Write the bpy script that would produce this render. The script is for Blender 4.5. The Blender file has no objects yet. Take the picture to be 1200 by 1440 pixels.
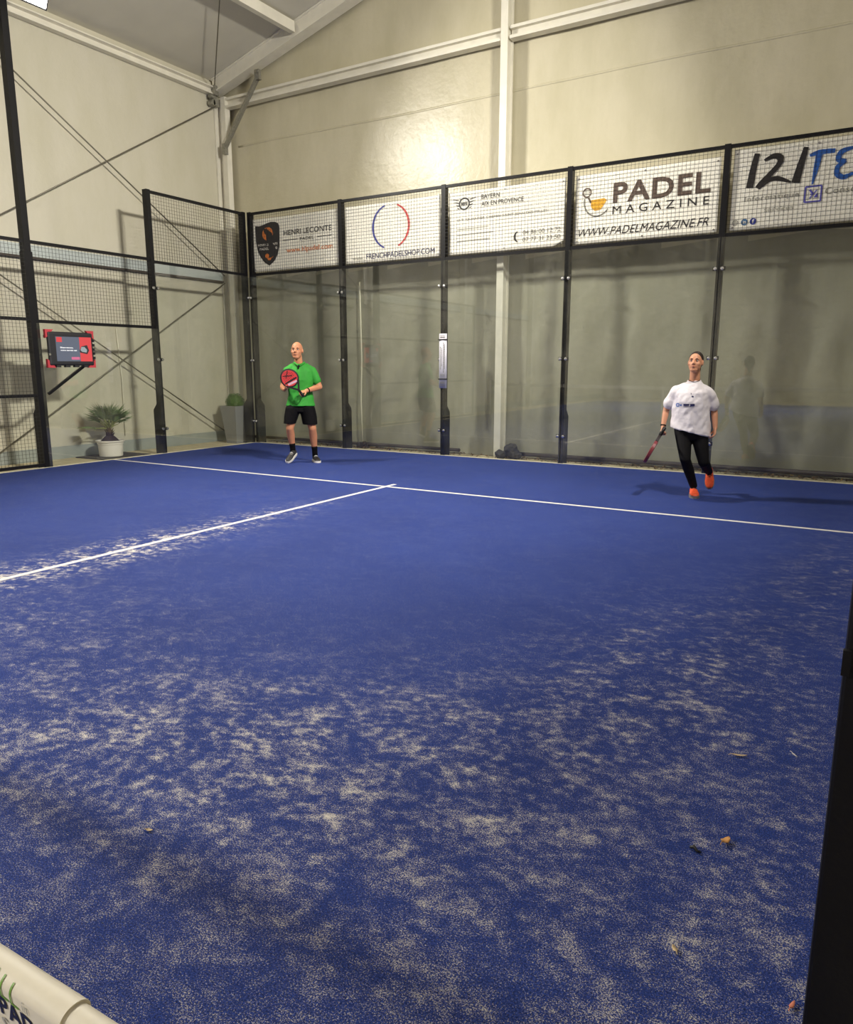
import bpy, bmesh, math, random
import numpy as np
from mathutils import Vector, Matrix, noise as mnoise
from mathutils.bvhtree import BVHTree

random.seed(7)
SC = bpy.context.scene
COL = SC.collection
PI = math.pi

# ------------------------------------------------------------------ camera
YAW, PITCH, FPX = 0.5429, -0.1940, 1045.07
cam_data = bpy.data.cameras.new('camera')
cam = bpy.data.objects.new('camera', cam_data)
COL.objects.link(cam)
cam.location = (4.900, -0.237, 1.400)
cam.rotation_mode = 'XYZ'
cam.rotation_euler = (PI / 2 + PITCH, 0.0, YAW)
cam_data.sensor_fit = 'VERTICAL'
cam_data.sensor_height = 36.0
cam_data.lens = 36.0 * FPX / 1440.0
cam_data.clip_start = 0.02
cam_data.clip_end = 100
SC.camera = cam

# ------------------------------------------------------------------ world, exposure
w = bpy.data.worlds.new('hall_dark')
SC.world = w
w.use_nodes = True
w.node_tree.nodes['Background'].inputs[0].default_value = (0.85, 0.9, 1.0, 1)
w.node_tree.nodes['Background'].inputs[1].default_value = 0.02
vs = SC.view_settings
vs.view_transform = 'Standard'
vs.look = 'None'
vs.gamma = 1.0
vs.use_curve_mapping = False
vs.exposure = 0.0
LAMP_SPREAD = 125.0
LAMP_W = 250.0                 # watts of each flood lamp head
LAMP_COL = (1.0, 0.95, 0.85)

# ------------------------------------------------------------------ helpers
def lin(r, g, b):
    f = lambda c: (c / 12.92 if c <= 0.04045 else ((c + 0.055) / 1.055) ** 2.4)
    return (f(r / 255), f(g / 255), f(b / 255), 1)

def mat(name, col, rough=0.6, metal=0.0, spec=0.5, var=0.0, vscale=6.0, bump=0.0, bscale=60.0, coat=0.0):
    m = bpy.data.materials.new(name)
    m.use_nodes = True
    nt = m.node_tree
    b = nt.nodes['Principled BSDF']
    b.inputs['Base Color'].default_value = col
    b.inputs['Roughness'].default_value = rough
    b.inputs['Metallic'].default_value = metal
    b.inputs['Specular IOR Level'].default_value = spec
    b.inputs['Coat Weight'].default_value = coat
    tc = nt.nodes.new('ShaderNodeTexCoord')
    if var > 0:
        n = nt.nodes.new('ShaderNodeTexNoise')
        n.inputs['Scale'].default_value = vscale
        n.inputs['Detail'].default_value = 5
        nt.links.new(tc.outputs['Object'], n.inputs['Vector'])
        r = nt.nodes.new('ShaderNodeValToRGB')
        r.color_ramp.elements[0].position = 0.3
        r.color_ramp.elements[1].position = 0.72
        r.color_ramp.elements[0].color = (col[0] * (1 - var), col[1] * (1 - var), col[2] * (1 - var), 1)
        r.color_ramp.elements[1].color = (min(1, col[0] * (1 + var)), min(1, col[1] * (1 + var)), min(1, col[2] * (1 + var)), 1)
        nt.links.new(n.outputs['Fac'], r.inputs['Fac'])
        nt.links.new(r.outputs['Color'], b.inputs['Base Color'])
    if bump > 0:
        n2 = nt.nodes.new('ShaderNodeTexNoise')
        n2.inputs['Scale'].default_value = bscale
        n2.inputs['Detail'].default_value = 4
        nt.links.new(tc.outputs['Object'], n2.inputs['Vector'])
        bp = nt.nodes.new('ShaderNodeBump')
        bp.inputs['Strength'].default_value = bump
        bp.inputs['Distance'].default_value = 0.02
        nt.links.new(n2.outputs['Fac'], bp.inputs['Height'])
        nt.links.new(bp.outputs['Normal'], b.inputs['Normal'])
    return m

class MB:
    """collects closed shapes in world coordinates, then links them as ONE mesh object"""
    def __init__(s): s.v = []; s.f = []; s.marks = []
    def add(s, vs, fs):
        o = len(s.v); s.marks.append((o, len(s.f))); s.v += [tuple(x) for x in vs]; s.f += [tuple(i + o for i in q) for q in fs]; return s
    def box(s, c, d, R=None):
        x, y, z = d[0] / 2, d[1] / 2, d[2] / 2
        vs = [Vector(p) for p in ((-x,-y,-z),(x,-y,-z),(x,y,-z),(-x,y,-z),(-x,-y,z),(x,-y,z),(x,y,z),(-x,y,z))]
        if R is not None: vs = [R @ q for q in vs]
        c = Vector(c)
        return s.add([q + c for q in vs], [(3,2,1,0),(4,5,6,7),(0,1,5,4),(1,2,6,5),(2,3,7,6),(3,0,4,7)])
    def span(s, a, b):
        return s.box([(a[i] + b[i]) / 2 for i in range(3)], [abs(b[i] - a[i]) for i in range(3)])
    def bar(s, p, q, w, h, up=(0, 0, 1)):
        p = Vector(p); q = Vector(q); d = q - p; L = d.length; d.normalize()
        u = Vector(up)
        if abs(u.dot(d)) > 0.98: u = Vector((1, 0, 0))
        sx = d.cross(u).normalized(); uz = sx.cross(d)
        R = Matrix((sx, d, uz)).transposed()
        return s.box((p + q) / 2, (w, L, h), R)
    def tube(s, pts, r, n=8, cap=True):
        pts = [Vector(p) for p in pts]; N = len(pts)
        rs = r if isinstance(r, (list, tuple)) else [r] * N
        vs = []; prev = None
        for i, p in enumerate(pts):
            t = (pts[min(i + 1, N - 1)] - pts[max(i - 1, 0)]).normalized()
            if prev is None:
                a = Vector((0, 0, 1)) if abs(t.z) < 0.9 else Vector((1, 0, 0))
                u = t.cross(a).normalized()
            else:
                u = (prev - t * prev.dot(t)).normalized()
            prev = u; v = t.cross(u)
            vs += [p + (u * math.cos(2*PI*k/n) + v * math.sin(2*PI*k/n)) * rs[i] for k in range(n)]
        fs = []
        for i in range(N - 1):
            for k in range(n):
                a = i*n + k; b = i*n + (k+1) % n
                fs.append((a, b, b + n, a + n))
        if cap:
            fs.append(tuple(reversed(range(n)))); fs.append(tuple(range((N-1)*n, N*n)))
        return s.add(vs, fs)
    def loft(s, rings, n=20, sq=1.0):
        """rings: (cx,cy,cz, rx,ry[,slope of z along x]) horizontal ellipses"""
        vs = []
        for R in rings:
            cx, cy, cz, rx, ry = R[:5]; sl = R[5] if len(R) > 5 else 0
            for k in range(n):
                a = 2*PI*k/n; ca, sa = math.cos(a), math.sin(a)
                ca = math.copysign(abs(ca) ** sq, ca); sa = math.copysign(abs(sa) ** sq, sa)
                vs.append((cx + rx*ca, cy + ry*sa, cz + sl*rx*ca))
        fs = []
        for i in range(len(rings) - 1):
            for k in range(n):
                a = i*n + k; b = i*n + (k+1) % n
                fs.append((a, b, b + n, a + n))
        fs.append(tuple(reversed(range(n)))); fs.append(tuple(range((len(rings)-1)*n, len(rings)*n)))
        return s.add(vs, fs)
    def ball(s, c, r, n=14, m=9, R=None):
        if not isinstance(r, (list, tuple)): r = (r, r, r)
        vs = [Vector((0, 0, -r[2]))]
        for i in range(1, m):
            t = -PI/2 + PI*i/m
            for k in range(n):
                a = 2*PI*k/n
                vs.append(Vector((r[0]*math.cos(t)*math.cos(a), r[1]*math.cos(t)*math.sin(a), r[2]*math.sin(t))))
        vs.append(Vector((0, 0, r[2])))
        fs = [(0, 1 + (k+1) % n, 1 + k) for k in range(n)]
        for i in range(m - 2):
            for k in range(n):
                a = 1 + i*n + k; b = 1 + i*n + (k+1) % n
                fs.append((a, b, b + n, a + n))
        L = len(vs) - 1
        fs += [(L, L - n + k, L - n + (k+1) % n) for k in range(n)]
        if R is not None: vs = [R @ q for q in vs]
        c = Vector(c)
        return s.add([q + c for q in vs], fs)
    def limb(s, pts, rs, n=14):
        """tapered limb with round joints"""
        for p, r in zip(pts, rs): s.ball(p, r, 12, 8)
        for i in range(len(pts) - 1):
            s.tube([pts[i], pts[i+1]], [rs[i], rs[i+1]], n)
        return s
    def disc(s, c, axis, r, h, n=14):
        a = Vector(axis).normalized(); c = Vector(c)
        return s.tube([c - a*h/2, c + a*h/2], r, n)
    def build(s, name, m, parent=None, smooth=False, kind=None, origin=None):
        me = bpy.data.meshes.new(name)
        off = Vector((0, 0, 0))
        q = parent
        if origin is not None and parent is None: off = Vector(origin)
        chain = q
        while chain is not None: off = off + chain.location; chain = chain.parent
        me.from_pydata([(a[0]-off.x, a[1]-off.y, a[2]-off.z) for a in s.v], [], s.f)
        if m is not None: me.materials.append(m)
        if smooth:
            me.polygons.foreach_set('use_smooth', [True] * len(me.polygons))
        me.update()
        o = bpy.data.objects.new(name, me)
        COL.objects.link(o)
        if parent is not None: o.parent = parent
        elif origin is not None: o.location = origin
        if kind: o['kind'] = kind
        return o

def build_each(b, name, m, parent=None, **kw):
    """one object for every shape that was added to b"""
    out = []; mk = b.marks + [(len(b.v), len(b.f))]
    for (v0, f0), (v1, f1) in zip(mk[:-1], mk[1:]):
        q = MB(); q.add(b.v[v0:v1], [tuple(i - v0 for i in f) for f in b.f[f0:f1]])
        out.append(q.build(name, m, parent, **kw))
    return out

def extrude(prof, A, B):
    """closed prism: the 2-D profile placed by A(u,v) at one end and by B(u,v) at the other"""
    n = len(prof); b = MB()
    b.add([A(*p) for p in prof] + [B(*p) for p in prof], [tuple(reversed(range(n))), tuple(range(n, 2*n))] + [(k, (k+1) % n, (k+1) % n + n, k + n) for k in range(n)])
    return b
def i_profile(wt, wb, ww, z0, z1, tf):
    """I section, u across, v along the depth"""
    return [(-wb/2, z0), (wb/2, z0), (wb/2, z0+tf), (ww/2, z0+tf), (ww/2, z1-tf), (wt/2, z1-tf), (wt/2, z1), (-wt/2, z1), (-wt/2, z1-tf), (-ww/2, z1-tf), (-ww/2, z0+tf), (-wb/2, z0+tf)]
def sheet(vs, nu, nv, off):
    """grid of nu x nv points given a back side at offset off and closed edges"""
    N = nu*nv; b = MB()
    V2 = list(vs) + [(a[0]+off[0], a[1]+off[1], a[2]+off[2]) for a in vs]
    I = lambda i, j: i*nv + j
    fs = []
    for i in range(nu-1):
        for j in range(nv-1):
            q = (I(i,j), I(i+1,j), I(i+1,j+1), I(i,j+1)); fs.append(q); fs.append(tuple(N + k for k in reversed(q)))
    edge = [I(i,0) for i in range(nu)] + [I(nu-1,j) for j in range(1,nv)] + [I(i,nv-1) for i in range(nu-2,-1,-1)] + [I(0,j) for j in range(nv-2,0,-1)]
    for k in range(len(edge)):
        a, c = edge[k], edge[(k+1) % len(edge)]; fs.append((c, a, a+N, c+N))
    return b.add(V2, fs)

def tag(o, label=None, cat=None, group=None, kind=None):
    if label: o['label'] = label
    if cat: o['category'] = cat
    if group: o['group'] = group
    if kind: o['kind'] = kind
    return o

def thing(name, label, cat, loc=(0, 0, 0), group=None, rotz=0.0):
    o = bpy.data.objects.new(name, None)
    o.empty_display_size = 0.1
    COL.objects.link(o)
    o.location = loc
    o.rotation_euler = (0, 0, rotz)
    return tag(o, label, cat, group)

def sharp_smooth(o, ang=0.7):
    me = o.data
    bm = bmesh.new(); bm.from_mesh(me)
    for f in bm.faces: f.smooth = True
    for e in bm.edges:
        if len(e.link_faces) == 2 and e.calc_face_angle(0) > ang: e.smooth = False
    bm.to_mesh(me); bm.free()

def bevel(o, wd=0.004, seg=2):
    bm = bmesh.new(); bm.from_mesh(o.data)
    es = [e for e in bm.edges if len(e.link_faces) == 2 and e.calc_face_angle(0) > 0.6]
    bmesh.ops.bevel(bm, geom=es, offset=wd, segments=seg, affect='EDGES', profile=0.5, clamp_overlap=True)
    bm.to_mesh(o.data); bm.free()
    return o

def text_verts(body, bold=0.0, shear=0.0, spacing=1.0):
    cu = bpy.data.curves.new('text', 'FONT')
    cu.body = body
    cu.offset = bold
    cu.shear = shear
    cu.space_character = spacing
    cu.resolution_u = 3
    ob = bpy.data.objects.new('text', cu)
    COL.objects.link(ob)
    dg = bpy.context.evaluated_depsgraph_get()
    me = bpy.data.meshes.new_from_object(ob.evaluated_get(dg))
    vs = [tuple(v.co) for v in me.vertices]
    fs = [tuple(p.vertices) for p in me.polygons]
    bpy.data.objects.remove(ob); bpy.data.curves.remove(cu); bpy.data.meshes.remove(me)
    xs = [a[0] for a in vs]; ys = [a[1] for a in vs]
    x0, x1, y0, y1 = min(xs), max(xs), min(ys), max(ys)
    return [((a[0]-x0)/(x1-x0), (a[1]-y0)/(y1-y0)) for a in vs], fs

def lettering(body, m, parent, box, place, bold=0.0, shear=0.0, spacing=1.0, label=None, split=False):
    """text fitted in box=(u0,v0,u1,v1); place(u,v) gives the world point"""
    tv, tf = text_verts(body, bold, shear, spacing)
    u0, v0, u1, v1 = box
    pv = [place(u0 + a*(u1-u0), v0 + c*(v1-v0)) for a, c in tv]
    if split:                    # every letter an object
        par = list(range(len(tv)))
        def root(i):
            while par[i] != i: par[i] = par[par[i]]; i = par[i]
            return i
        for f in tf:
            for k in f[1:]: par[root(k)] = root(f[0])
        grp = {}
        for f in tf: grp.setdefault(root(f[0]), []).append(f)
        for fl in grp.values():
            ids = sorted({k for f in fl for k in f}); mp = {k: i for i, k in enumerate(ids)}
            MB().add([pv[k] for k in ids], [tuple(mp[k] for k in f) for f in fl]).build('letter', m, parent)
        return None
    b = MB()
    b.add(pv, tf)
    o = b.build('lettering', m, parent, kind='stuff')
    if label: o['label'] = label
    return o

def stroke(b, pts, wds, place, n=6):
    """flat brush stroke through pts (u,v) of varying width"""
    P = [Vector((p[0], p[1])) for p in pts]
    out = []; W = []
    for i in range(len(P) - 1):
        p0 = P[max(i-1, 0)]; p1 = P[i]; p2 = P[i+1]; p3 = P[min(i+2, len(P)-1)]
        for k in range(n):
            t = k / n
            out.append(0.5*((2*p1) + (p2-p0)*t + (2*p0-5*p1+4*p2-p3)*t*t + (3*p1-p0-3*p2+p3)*t**3))
            W.append(wds[i]*(1-t) + wds[i+1]*t)
    out.append(P[-1]); W.append(wds[-1])
    vs = []
    for i, q in enumerate(out):
        d = (out[min(i+1, len(out)-1)] - out[max(i-1, 0)]).normalized()
        nn = Vector((-d.y, d.x))
        a = q + nn*W[i]/2; c = q - nn*W[i]/2
        vs += [place(a.x, a.y), place(c.x, c.y)]
    b.add(vs, [(2*i, 2*i+1, 2*i+3, 2*i+2) for i in range(len(out)-1)])

# ------------------------------------------------------------------ materials
M_steel   = mat('black_painted_steel', lin(17, 16, 19), 0.42, 0.0, 0.25, 0.15, 8, 0.05, 80)
M_wire    = mat('black_wire', lin(30, 28, 28), 0.5)
M_bolt    = mat('stainless_bolt', lin(225, 225, 225), 0.25, 1.0)
M_alu     = mat('aluminium_profile', lin(226, 222, 208), 0.42, 0.15, 0.5, 0.06, 5, 0.02, 40)
M_galv    = mat('galvanised_steel', lin(150, 148, 138), 0.4, 0.6, 0.5, 0.15, 30)
M_cable   = mat('steel_cable', lin(120, 116, 102), 0.45, 0.5)
M_concrete= mat('sandy_concrete', lin(196, 184, 152), 0.9, 0, 0.3, 0.14, 7, 0.2, 90)
M_curb    = mat('pale_curb', lin(215, 208, 182), 0.85, 0, 0.3, 0.15, 20, 0.1, 90)
M_skirt   = mat('grey_skirting', lin(150, 156, 150), 0.7, 0, 0.4, 0.06, 5)
M_hem     = mat('dark_hem_pipe', lin(66, 58, 52), 0.6, 0, 0.4, 0.2, 8)
M_line    = mat('white_court_line', lin(208, 204, 202), 0.9, 0, 0.2, 0.08, 14, 0.15, 250)
M_roof    = mat('roof_fabric', lin(200, 196, 182), 0.62, 0, 0.4, 0.04, 2)
M_banner  = mat('banner_vinyl', lin(252, 248, 234), 0.42, 0, 0.5, 0.03, 2, 0.12, 5)

def tarp_mat(name, col, rough, dirt):
    m = mat(name, col, rough, 0, 0.5)
    nt = m.node_tree; b = nt.nodes['Principled BSDF']
    tc = nt.nodes.new('ShaderNodeTexCoord')
    mp = nt.nodes.new('ShaderNodeMapping'); mp.inputs['Scale'].default_value = (1.3, 1.3, 0.45)
    nt.links.new(tc.outputs['Object'], mp.inputs['Vector'])
    n = nt.nodes.new('ShaderNodeTexNoise'); n.inputs['Scale'].default_value = 1.6; n.inputs['Detail'].default_value = 8; n.inputs['Roughness'].default_value = 0.65
    nt.links.new(mp.outputs['Vector'], n.inputs['Vector'])
    r = nt.nodes.new('ShaderNodeValToRGB')
    r.color_ramp.elements[0].position = 0.32; r.color_ramp.elements[1].position = 0.62
    k = 1 - dirt
    r.color_ramp.elements[0].color = (col[0]*k, col[1]*k, col[2]*k*0.95, 1)
    r.color_ramp.elements[1].color = col
    nt.links.new(n.outputs['Fac'], r.inputs['Fac'])
    nt.links.new(r.outputs['Color'], b.inputs['Base Color'])
    n2 = nt.nodes.new('ShaderNodeTexNoise'); n2.inputs['Scale'].default_value = 9; n2.inputs['Detail'].default_value = 7
    nt.links.new(tc.outputs['Object'], n2.inputs['Vector'])
    bp = nt.nodes.new('ShaderNodeBump'); bp.inputs['Strength'].default_value = 0.22; bp.inputs['Distance'].default_value = 0.03
    nt.links.new(n2.outputs['Fac'], bp.inputs['Height'])
    nt.links.new(bp.outputs['Normal'], b.inputs['Normal'])
    return m
M_tarp  = tarp_mat('tarp_wall', lin(200, 193, 168), 0.34, 0.12)
M_tarplow = tarp_mat('grimy_shaded_lower_tarp', lin(158, 156, 140), 0.45, 0.16)
M_tarpL = tarp_mat('tarp_side_wall', lin(199, 194, 176), 0.45, 0.08)

def glass_mat():
    m = bpy.data.materials.new('court_glass'); m.use_nodes = True
    nt = m.node_tree
    for n in list(nt.nodes): nt.nodes.remove(n)
    out = nt.nodes.new('ShaderNodeOutputMaterial')
    tr = nt.nodes.new('ShaderNodeBsdfTransparent'); tr.inputs[0].default_value = (0.945, 0.955, 0.94, 1)
    gl = nt.nodes.new('ShaderNodeBsdfGlossy'); gl.inputs['Roughness'].default_value = 0.015; gl.inputs[0].default_value = (1, 1, 1, 1)
    fr = nt.nodes.new('ShaderNodeFresnel'); fr.inputs[0].default_value = 1.85
    mx = nt.nodes.new('ShaderNodeMixShader')
    geo = nt.nodes.new('ShaderNodeNewGeometry'); ff = nt.nodes.new('ShaderNodeMath'); ff.operation = 'SUBTRACT'; ff.inputs[0].default_value = 1.0
    nt.links.new(geo.outputs['Backfacing'], ff.inputs[1])
    fm = nt.nodes.new('ShaderNodeMath'); fm.operation = 'MULTIPLY'; nt.links.new(fr.outputs[0], fm.inputs[0]); nt.links.new(ff.outputs[0], fm.inputs[1])
    nt.links.new(fm.outputs[0], mx.inputs[0]); nt.links.new(tr.outputs[0], mx.inputs[1]); nt.links.new(gl.outputs[0], mx.inputs[2])
    df = nt.nodes.new('ShaderNodeBsdfDiffuse'); df.inputs[0].default_value = lin(196, 192, 176)
    tc = nt.nodes.new('ShaderNodeTexCoord')
    nz = nt.nodes.new('ShaderNodeTexNoise'); nz.inputs['Scale'].default_value = 1.7; nz.inputs['Detail'].default_value = 8; nz.inputs['Roughness'].default_value = 0.7
    nt.links.new(tc.outputs['Object'], nz.inputs['Vector'])
    rp = nt.nodes.new('ShaderNodeValToRGB')
    rp.color_ramp.elements[0].position = 0.45; rp.color_ramp.elements[1].position = 0.8
    rp.color_ramp.elements[0].color = (0.004, 0.004, 0.004, 1); rp.color_ramp.elements[1].color = (0.075, 0.075, 0.075, 1)
    nt.links.new(nz.outputs['Fac'], rp.inputs['Fac'])
    m2 = nt.nodes.new('ShaderNodeMixShader')
    nt.links.new(rp.outputs['Color'], m2.inputs[0]); nt.links.new(mx.outputs[0], m2.inputs[1]); nt.links.new(df.outputs[0], m2.inputs[2])
    nt.links.new(m2.outputs[0], out.inputs[0])
    return m
M_glass = glass_mat()

def turf_mat():
    m = mat('sanded_blue_turf', lin(48, 66, 160), 0.9, 0, 0.15)
    nt = m.node_tree; b = nt.nodes['Principled BSDF']
    N = nt.nodes.new; Lk = nt.links.new
    tc = N('ShaderNodeTexCoord')
    sep = N('ShaderNodeSeparateXYZ'); Lk(tc.outputs['Object'], sep.inputs[0])
    def math_(op, a, c=None, clamp=False):
        n = N('ShaderNodeMath'); n.operation = op; n.use_clamp = clamp
        for i, q in enumerate((a, c)):
            if q is None: continue
            if isinstance(q, (int, float)): n.inputs[i].default_value = q
            else: Lk(q, n.inputs[i])
        return n.outputs[0]
    X, Y = sep.outputs[0], sep.outputs[1]
    def blob(cx, cy, sx, sy, amp):
        dx = math_('DIVIDE', math_('SUBTRACT', X, cx), sx); dy = math_('DIVIDE', math_('SUBTRACT', Y, cy), sy)
        r2 = math_('ADD', math_('MULTIPLY', dx, dx), math_('MULTIPLY', dy, dy))
        return math_('MULTIPLY', math_('POWER', 2.718, math_('MULTIPLY', r2, -1.0)), amp)
    tot = None
    for bl in SAND:
        q = blob(*bl); tot = q if tot is None else math_('ADD', tot, q)
    def noise_(scale, det, rough, vec=None):
        n = N('ShaderNodeTexNoise'); n.inputs['Scale'].default_value = scale; n.inputs['Detail'].default_value = det; n.inputs['Roughness'].default_value = rough
        Lk(vec if vec is not None else tc.outputs['Object'], n.inputs['Vector']); return n.outputs['Fac']
    mp = N('ShaderNodeMapping'); mp.inputs['Rotation'].default_value = (0, 0, -0.5); mp.inputs['Scale'].default_value = (1.0, 1.25, 1)
    Lk(tc.outputs['Object'], mp.inputs['Vector'])
    n_mid = noise_(4.6, 9, 0.66, mp.outputs['Vector'])
    n_sml = noise_(17.0, 6, 0.7, mp.outputs['Vector'])
    patch = math_('ADD', math_('MULTIPLY', math_('SUBTRACT', n_mid, 0.5), 2.7), math_('MULTIPLY', math_('SUBTRACT', n_sml, 0.5), 3.4))
    # coverage 0..1 of sand grains: thin everywhere, thicker where the players have dragged it
    cov = math_('ADD', math_('MULTIPLY', tot, math_('ADD', 0.17, math_('MULTIPLY', patch, 0.80))), math_('ADD', math_('ADD', 0.15, blob(4.0, 1.0, 2.6, 1.5, 0.16)), math_('MULTIPLY', patch, 0.15)))
    cov = math_('MINIMUM', math_('MAXIMUM', cov, 0.0), 1.1)
    grain = noise_(230.0, 2, 0.6)
    g2 = noise_(560.0, 1, 0.5)
    gr = math_('ADD', math_('MULTIPLY', grain, 0.55), math_('MULTIPLY', g2, 0.45))
    thr = math_('SUBTRACT', 0.632, math_('MULTIPLY', cov, 0.24))
    s = math_('MULTIPLY', math_('SUBTRACT', gr, thr), 14.0, clamp=True)
    s = math_('MULTIPLY', s, math_('ADD', 0.62, math_('MULTIPLY', cov, 0.3)), clamp=True)
    # turf colour: fibres of two blues
    fib = noise_(210.0, 4, 0.75)
    rc = N('ShaderNodeValToRGB')
    rc.color_ramp.elements[0].position = 0.36; rc.color_ramp.elements[1].position = 0.64
    rc.color_ramp.elements[0].color = TURF_D; rc.color_ramp.elements[1].color = TURF_L
    Lk(fib, rc.inputs['Fac'])
    big = noise_(0.7, 4, 0.6)
    rb = N('ShaderNodeValToRGB')
    rb.color_ramp.elements[0].position = 0.3; rb.color_ramp.elements[1].position = 0.7
    rb.color_ramp.elements[0].color = (0.80, 0.82, 0.85, 1); rb.color_ramp.elements[1].color = (1.08, 1.06, 1.04, 1)
    Lk(big, rb.inputs['Fac'])
    mu = N('ShaderNodeMix'); mu.data_type = 'RGBA'; mu.blend_type = 'MULTIPLY'; mu.inputs['Factor'].default_value = 1.0
    Lk(rc.outputs['Color'], mu.inputs['A']); Lk(rb.outputs['Color'], mu.inputs['B'])
    mx = N('ShaderNodeMix'); mx.data_type = 'RGBA'
    Lk(s, mx.inputs['Factor']); Lk(mu.outputs['Result'], mx.inputs['A']); mx.inputs['B'].default_value = SANDCOL
    Lk(mx.outputs['Result'], b.inputs['Base Color'])
    bp = N('ShaderNodeBump'); bp.inputs['Strength'].default_value = 0.45; bp.inputs['Distance'].default_value = 0.006
    Lk(gr, bp.inputs['Height']); Lk(bp.outputs['Normal'], b.inputs['Normal'])
    return m
SAND = [(0.0, 3.2, 0.36, 1.25, 1.5), (0.0, 5.0, 0.28, 1.0, 0.7), (0.9, 1.9, 0.9, 0.8, 0.40),
        (2.8, 1.55, 0.8, 0.6, 0.45), (3.6, 2.15, 0.8, 0.6, 0.40), (4.25, 2.95, 0.65, 0.75, 0.60),
        (4.75, 5.3, 0.4, 1.7, 0.45), (4.2, 3.9, 0.6, 0.9, 0.30), (4.2, 1.3, 1.6, 0.8, 0.35), (2.0, 1.2, 0.9, 0.8, 0.30),
        (4.85, 2.0, 0.25, 0.9, 0.30), (-3.0, -4.0, 3.0, 3.0, 0.3), (3.0, -3.0, 3.0, 2.5, 0.4)]
TURF_D = lin(12, 22, 62); TURF_L = lin(51, 74, 152); SANDCOL = lin(212, 205, 192)
M_turf = turf_mat()

# ------------------------------------------------------------------ setting: hall shell
XL, YB, XR, YF = -5.95, 10.50, 14.15, -13.0
XRIDGE = 4.1
def zroof(x): return 6.42 + 0.272 * ((x - XL) if x < XRIDGE else (2*XRIDGE - x - XL))

floor = MB().span((XL - 0.1, YF, -0.12), (XR, YB + 0.1, -0.02)).build('floor', M_concrete, kind='structure')
curb = MB()
for a, b_ in (((-5.07, -10.07, -0.03), (-5.0, 10.07, 0.004)), ((-5.0, 10.0, -0.03), (5.0, 10.07, 0.004)), ((5.0, -10.07, -0.03), (5.07, 10.07, 0.004))):
    curb.span(a, b_)
build_each(curb, 'curb', M_curb, floor)

turf = MB().span((-5.0, -10.0, -0.03), (5.0, 10.0, 0.0)).build('court_turf', M_turf, kind='structure')
for a, b_ in (((-5, 6.925, 0), (5, 6.975, 0.002)), ((-0.025, -7.15, 0), (0.025, 6.92, 0.0022)), ((-0.025, 6.98, 0), (0.025, 7.15, 0.0022)), ((-5, -6.975, 0), (5, -6.925, 0.002))):
    MB().span(a, b_).build('court_line', M_line, turf)

# back tarp (gable): gently slack cloth, folds in its lower third
def wall_back():
    xs = np.linspace(XL, XR, 202); NZ = 90
    b = MB(); vs = []
    for i, x in enumerate(xs):
        top = zroof(x)
        for j in range(NZ + 1):
            t = j / NZ; z = -0.02 + (top + 0.02) * (t ** 1.35)
            lo = max(0.0, min(1.0, (3.0 - z) / 1.2))
            y = YB + 0.02 * mnoise.noise(Vector((x*1.1, 0.3, z*0.25)))
            y += lo * 0.055 * mnoise.noise(Vector((x*2.6 + 0.25*z, 5.0, z*0.30)))
            y += lo * 0.032 * mnoise.noise(Vector((x*6.0 - 1.2*z, 9.0, z*0.8)))
            for (x0, z0, sl, am, wd) in ((-2.35, 1.0, -0.75, 0.05, 0.12), (-2.0, 0.7, -0.8, 0.05, 0.10), (3.55, 0.9, 0.85, 0.06, 0.14), (3.75, 1.0, 0.5, 0.05, 0.12)):
                u = (x - x0) - sl * (z - z0) * -1.0
                y += -am * math.exp(-(u/wd)**2) * math.exp(-((z - z0)/0.75)**2)
            vs.append((x, y, z))
    n = NZ + 1
    fs = [(i*n + j, (i+1)*n + j, (i+1)*n + j + 1, i*n + j + 1) for i in range(len(xs)-1) for j in range(NZ)]
    b.add(vs, fs)
    # thickness behind
    o = len(b.v)
    o = b.build('wall_back', M_tarp, smooth=True, kind='structure')
    o.data.materials.append(M_tarplow)            # gable cloth behind the glass: grime plus shade put into a darker grey
    for p in o.data.polygons:
        if p.center.z < 3.02 and p.center.x > -5.66: p.material_index = 1
    return o
WB = wall_back()
sol = WB.modifiers.new('thickness', 'SOLIDIFY'); sol.thickness = 0.01; sol.offset = -1

for zs in (5.32, 7.4):                # welded horizontal seams of the gable cloth
    pts = [(x, YB + 0.02*mnoise.noise(Vector((x*1.1, 0.3, zs*0.25))) - 0.003) for x in np.linspace(-5.6, 8.0, 90)]
    vs = []
    for x, y in pts:
        for dz in (-0.016, 0.016): vs.append((x, y, zs + dz + 0.01*math.sin(0.9*x)))
    sheet(vs, 90, 2, (0, 0.012, 0)).build('welded_seam', M_tarp, WB, smooth=True)
WL = MB().span((XL - 0.03, YF, -0.02), (XL, YB + 0.05, 6.45)).build('wall_left', M_tarpL, kind='structure')
MB().span((XR, YF, -0.02), (XR + 0.05, YB + 0.05, 6.45)).build('wall_right', M_tarpL, kind='structure')
fw = MB()
fw.add([(XL, YF, -0.02), (XR, YF, -0.02), (XR, YF, zroof(XR)), (XRIDGE, YF, zroof(XRIDGE)), (XL, YF, zroof(XL)),
        (XL, YF-0.05, -0.02), (XR, YF-0.05, -0.02), (XR, YF-0.05, zroof(XR)), (XRIDGE, YF-0.05, zroof(XRIDGE)), (XL, YF-0.05, zroof(XL))],
       [(0,1,2,3,4), (9,8,7,6,5), (0,5,6,1), (1,6,7,2), (2,7,8,3), (3,8,9,4), (4,9,5,0)])
fw.build('wall_front', M_tarpL, kind='structure')
xa, xb = XL - 0.03, XR + 0.05
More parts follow.
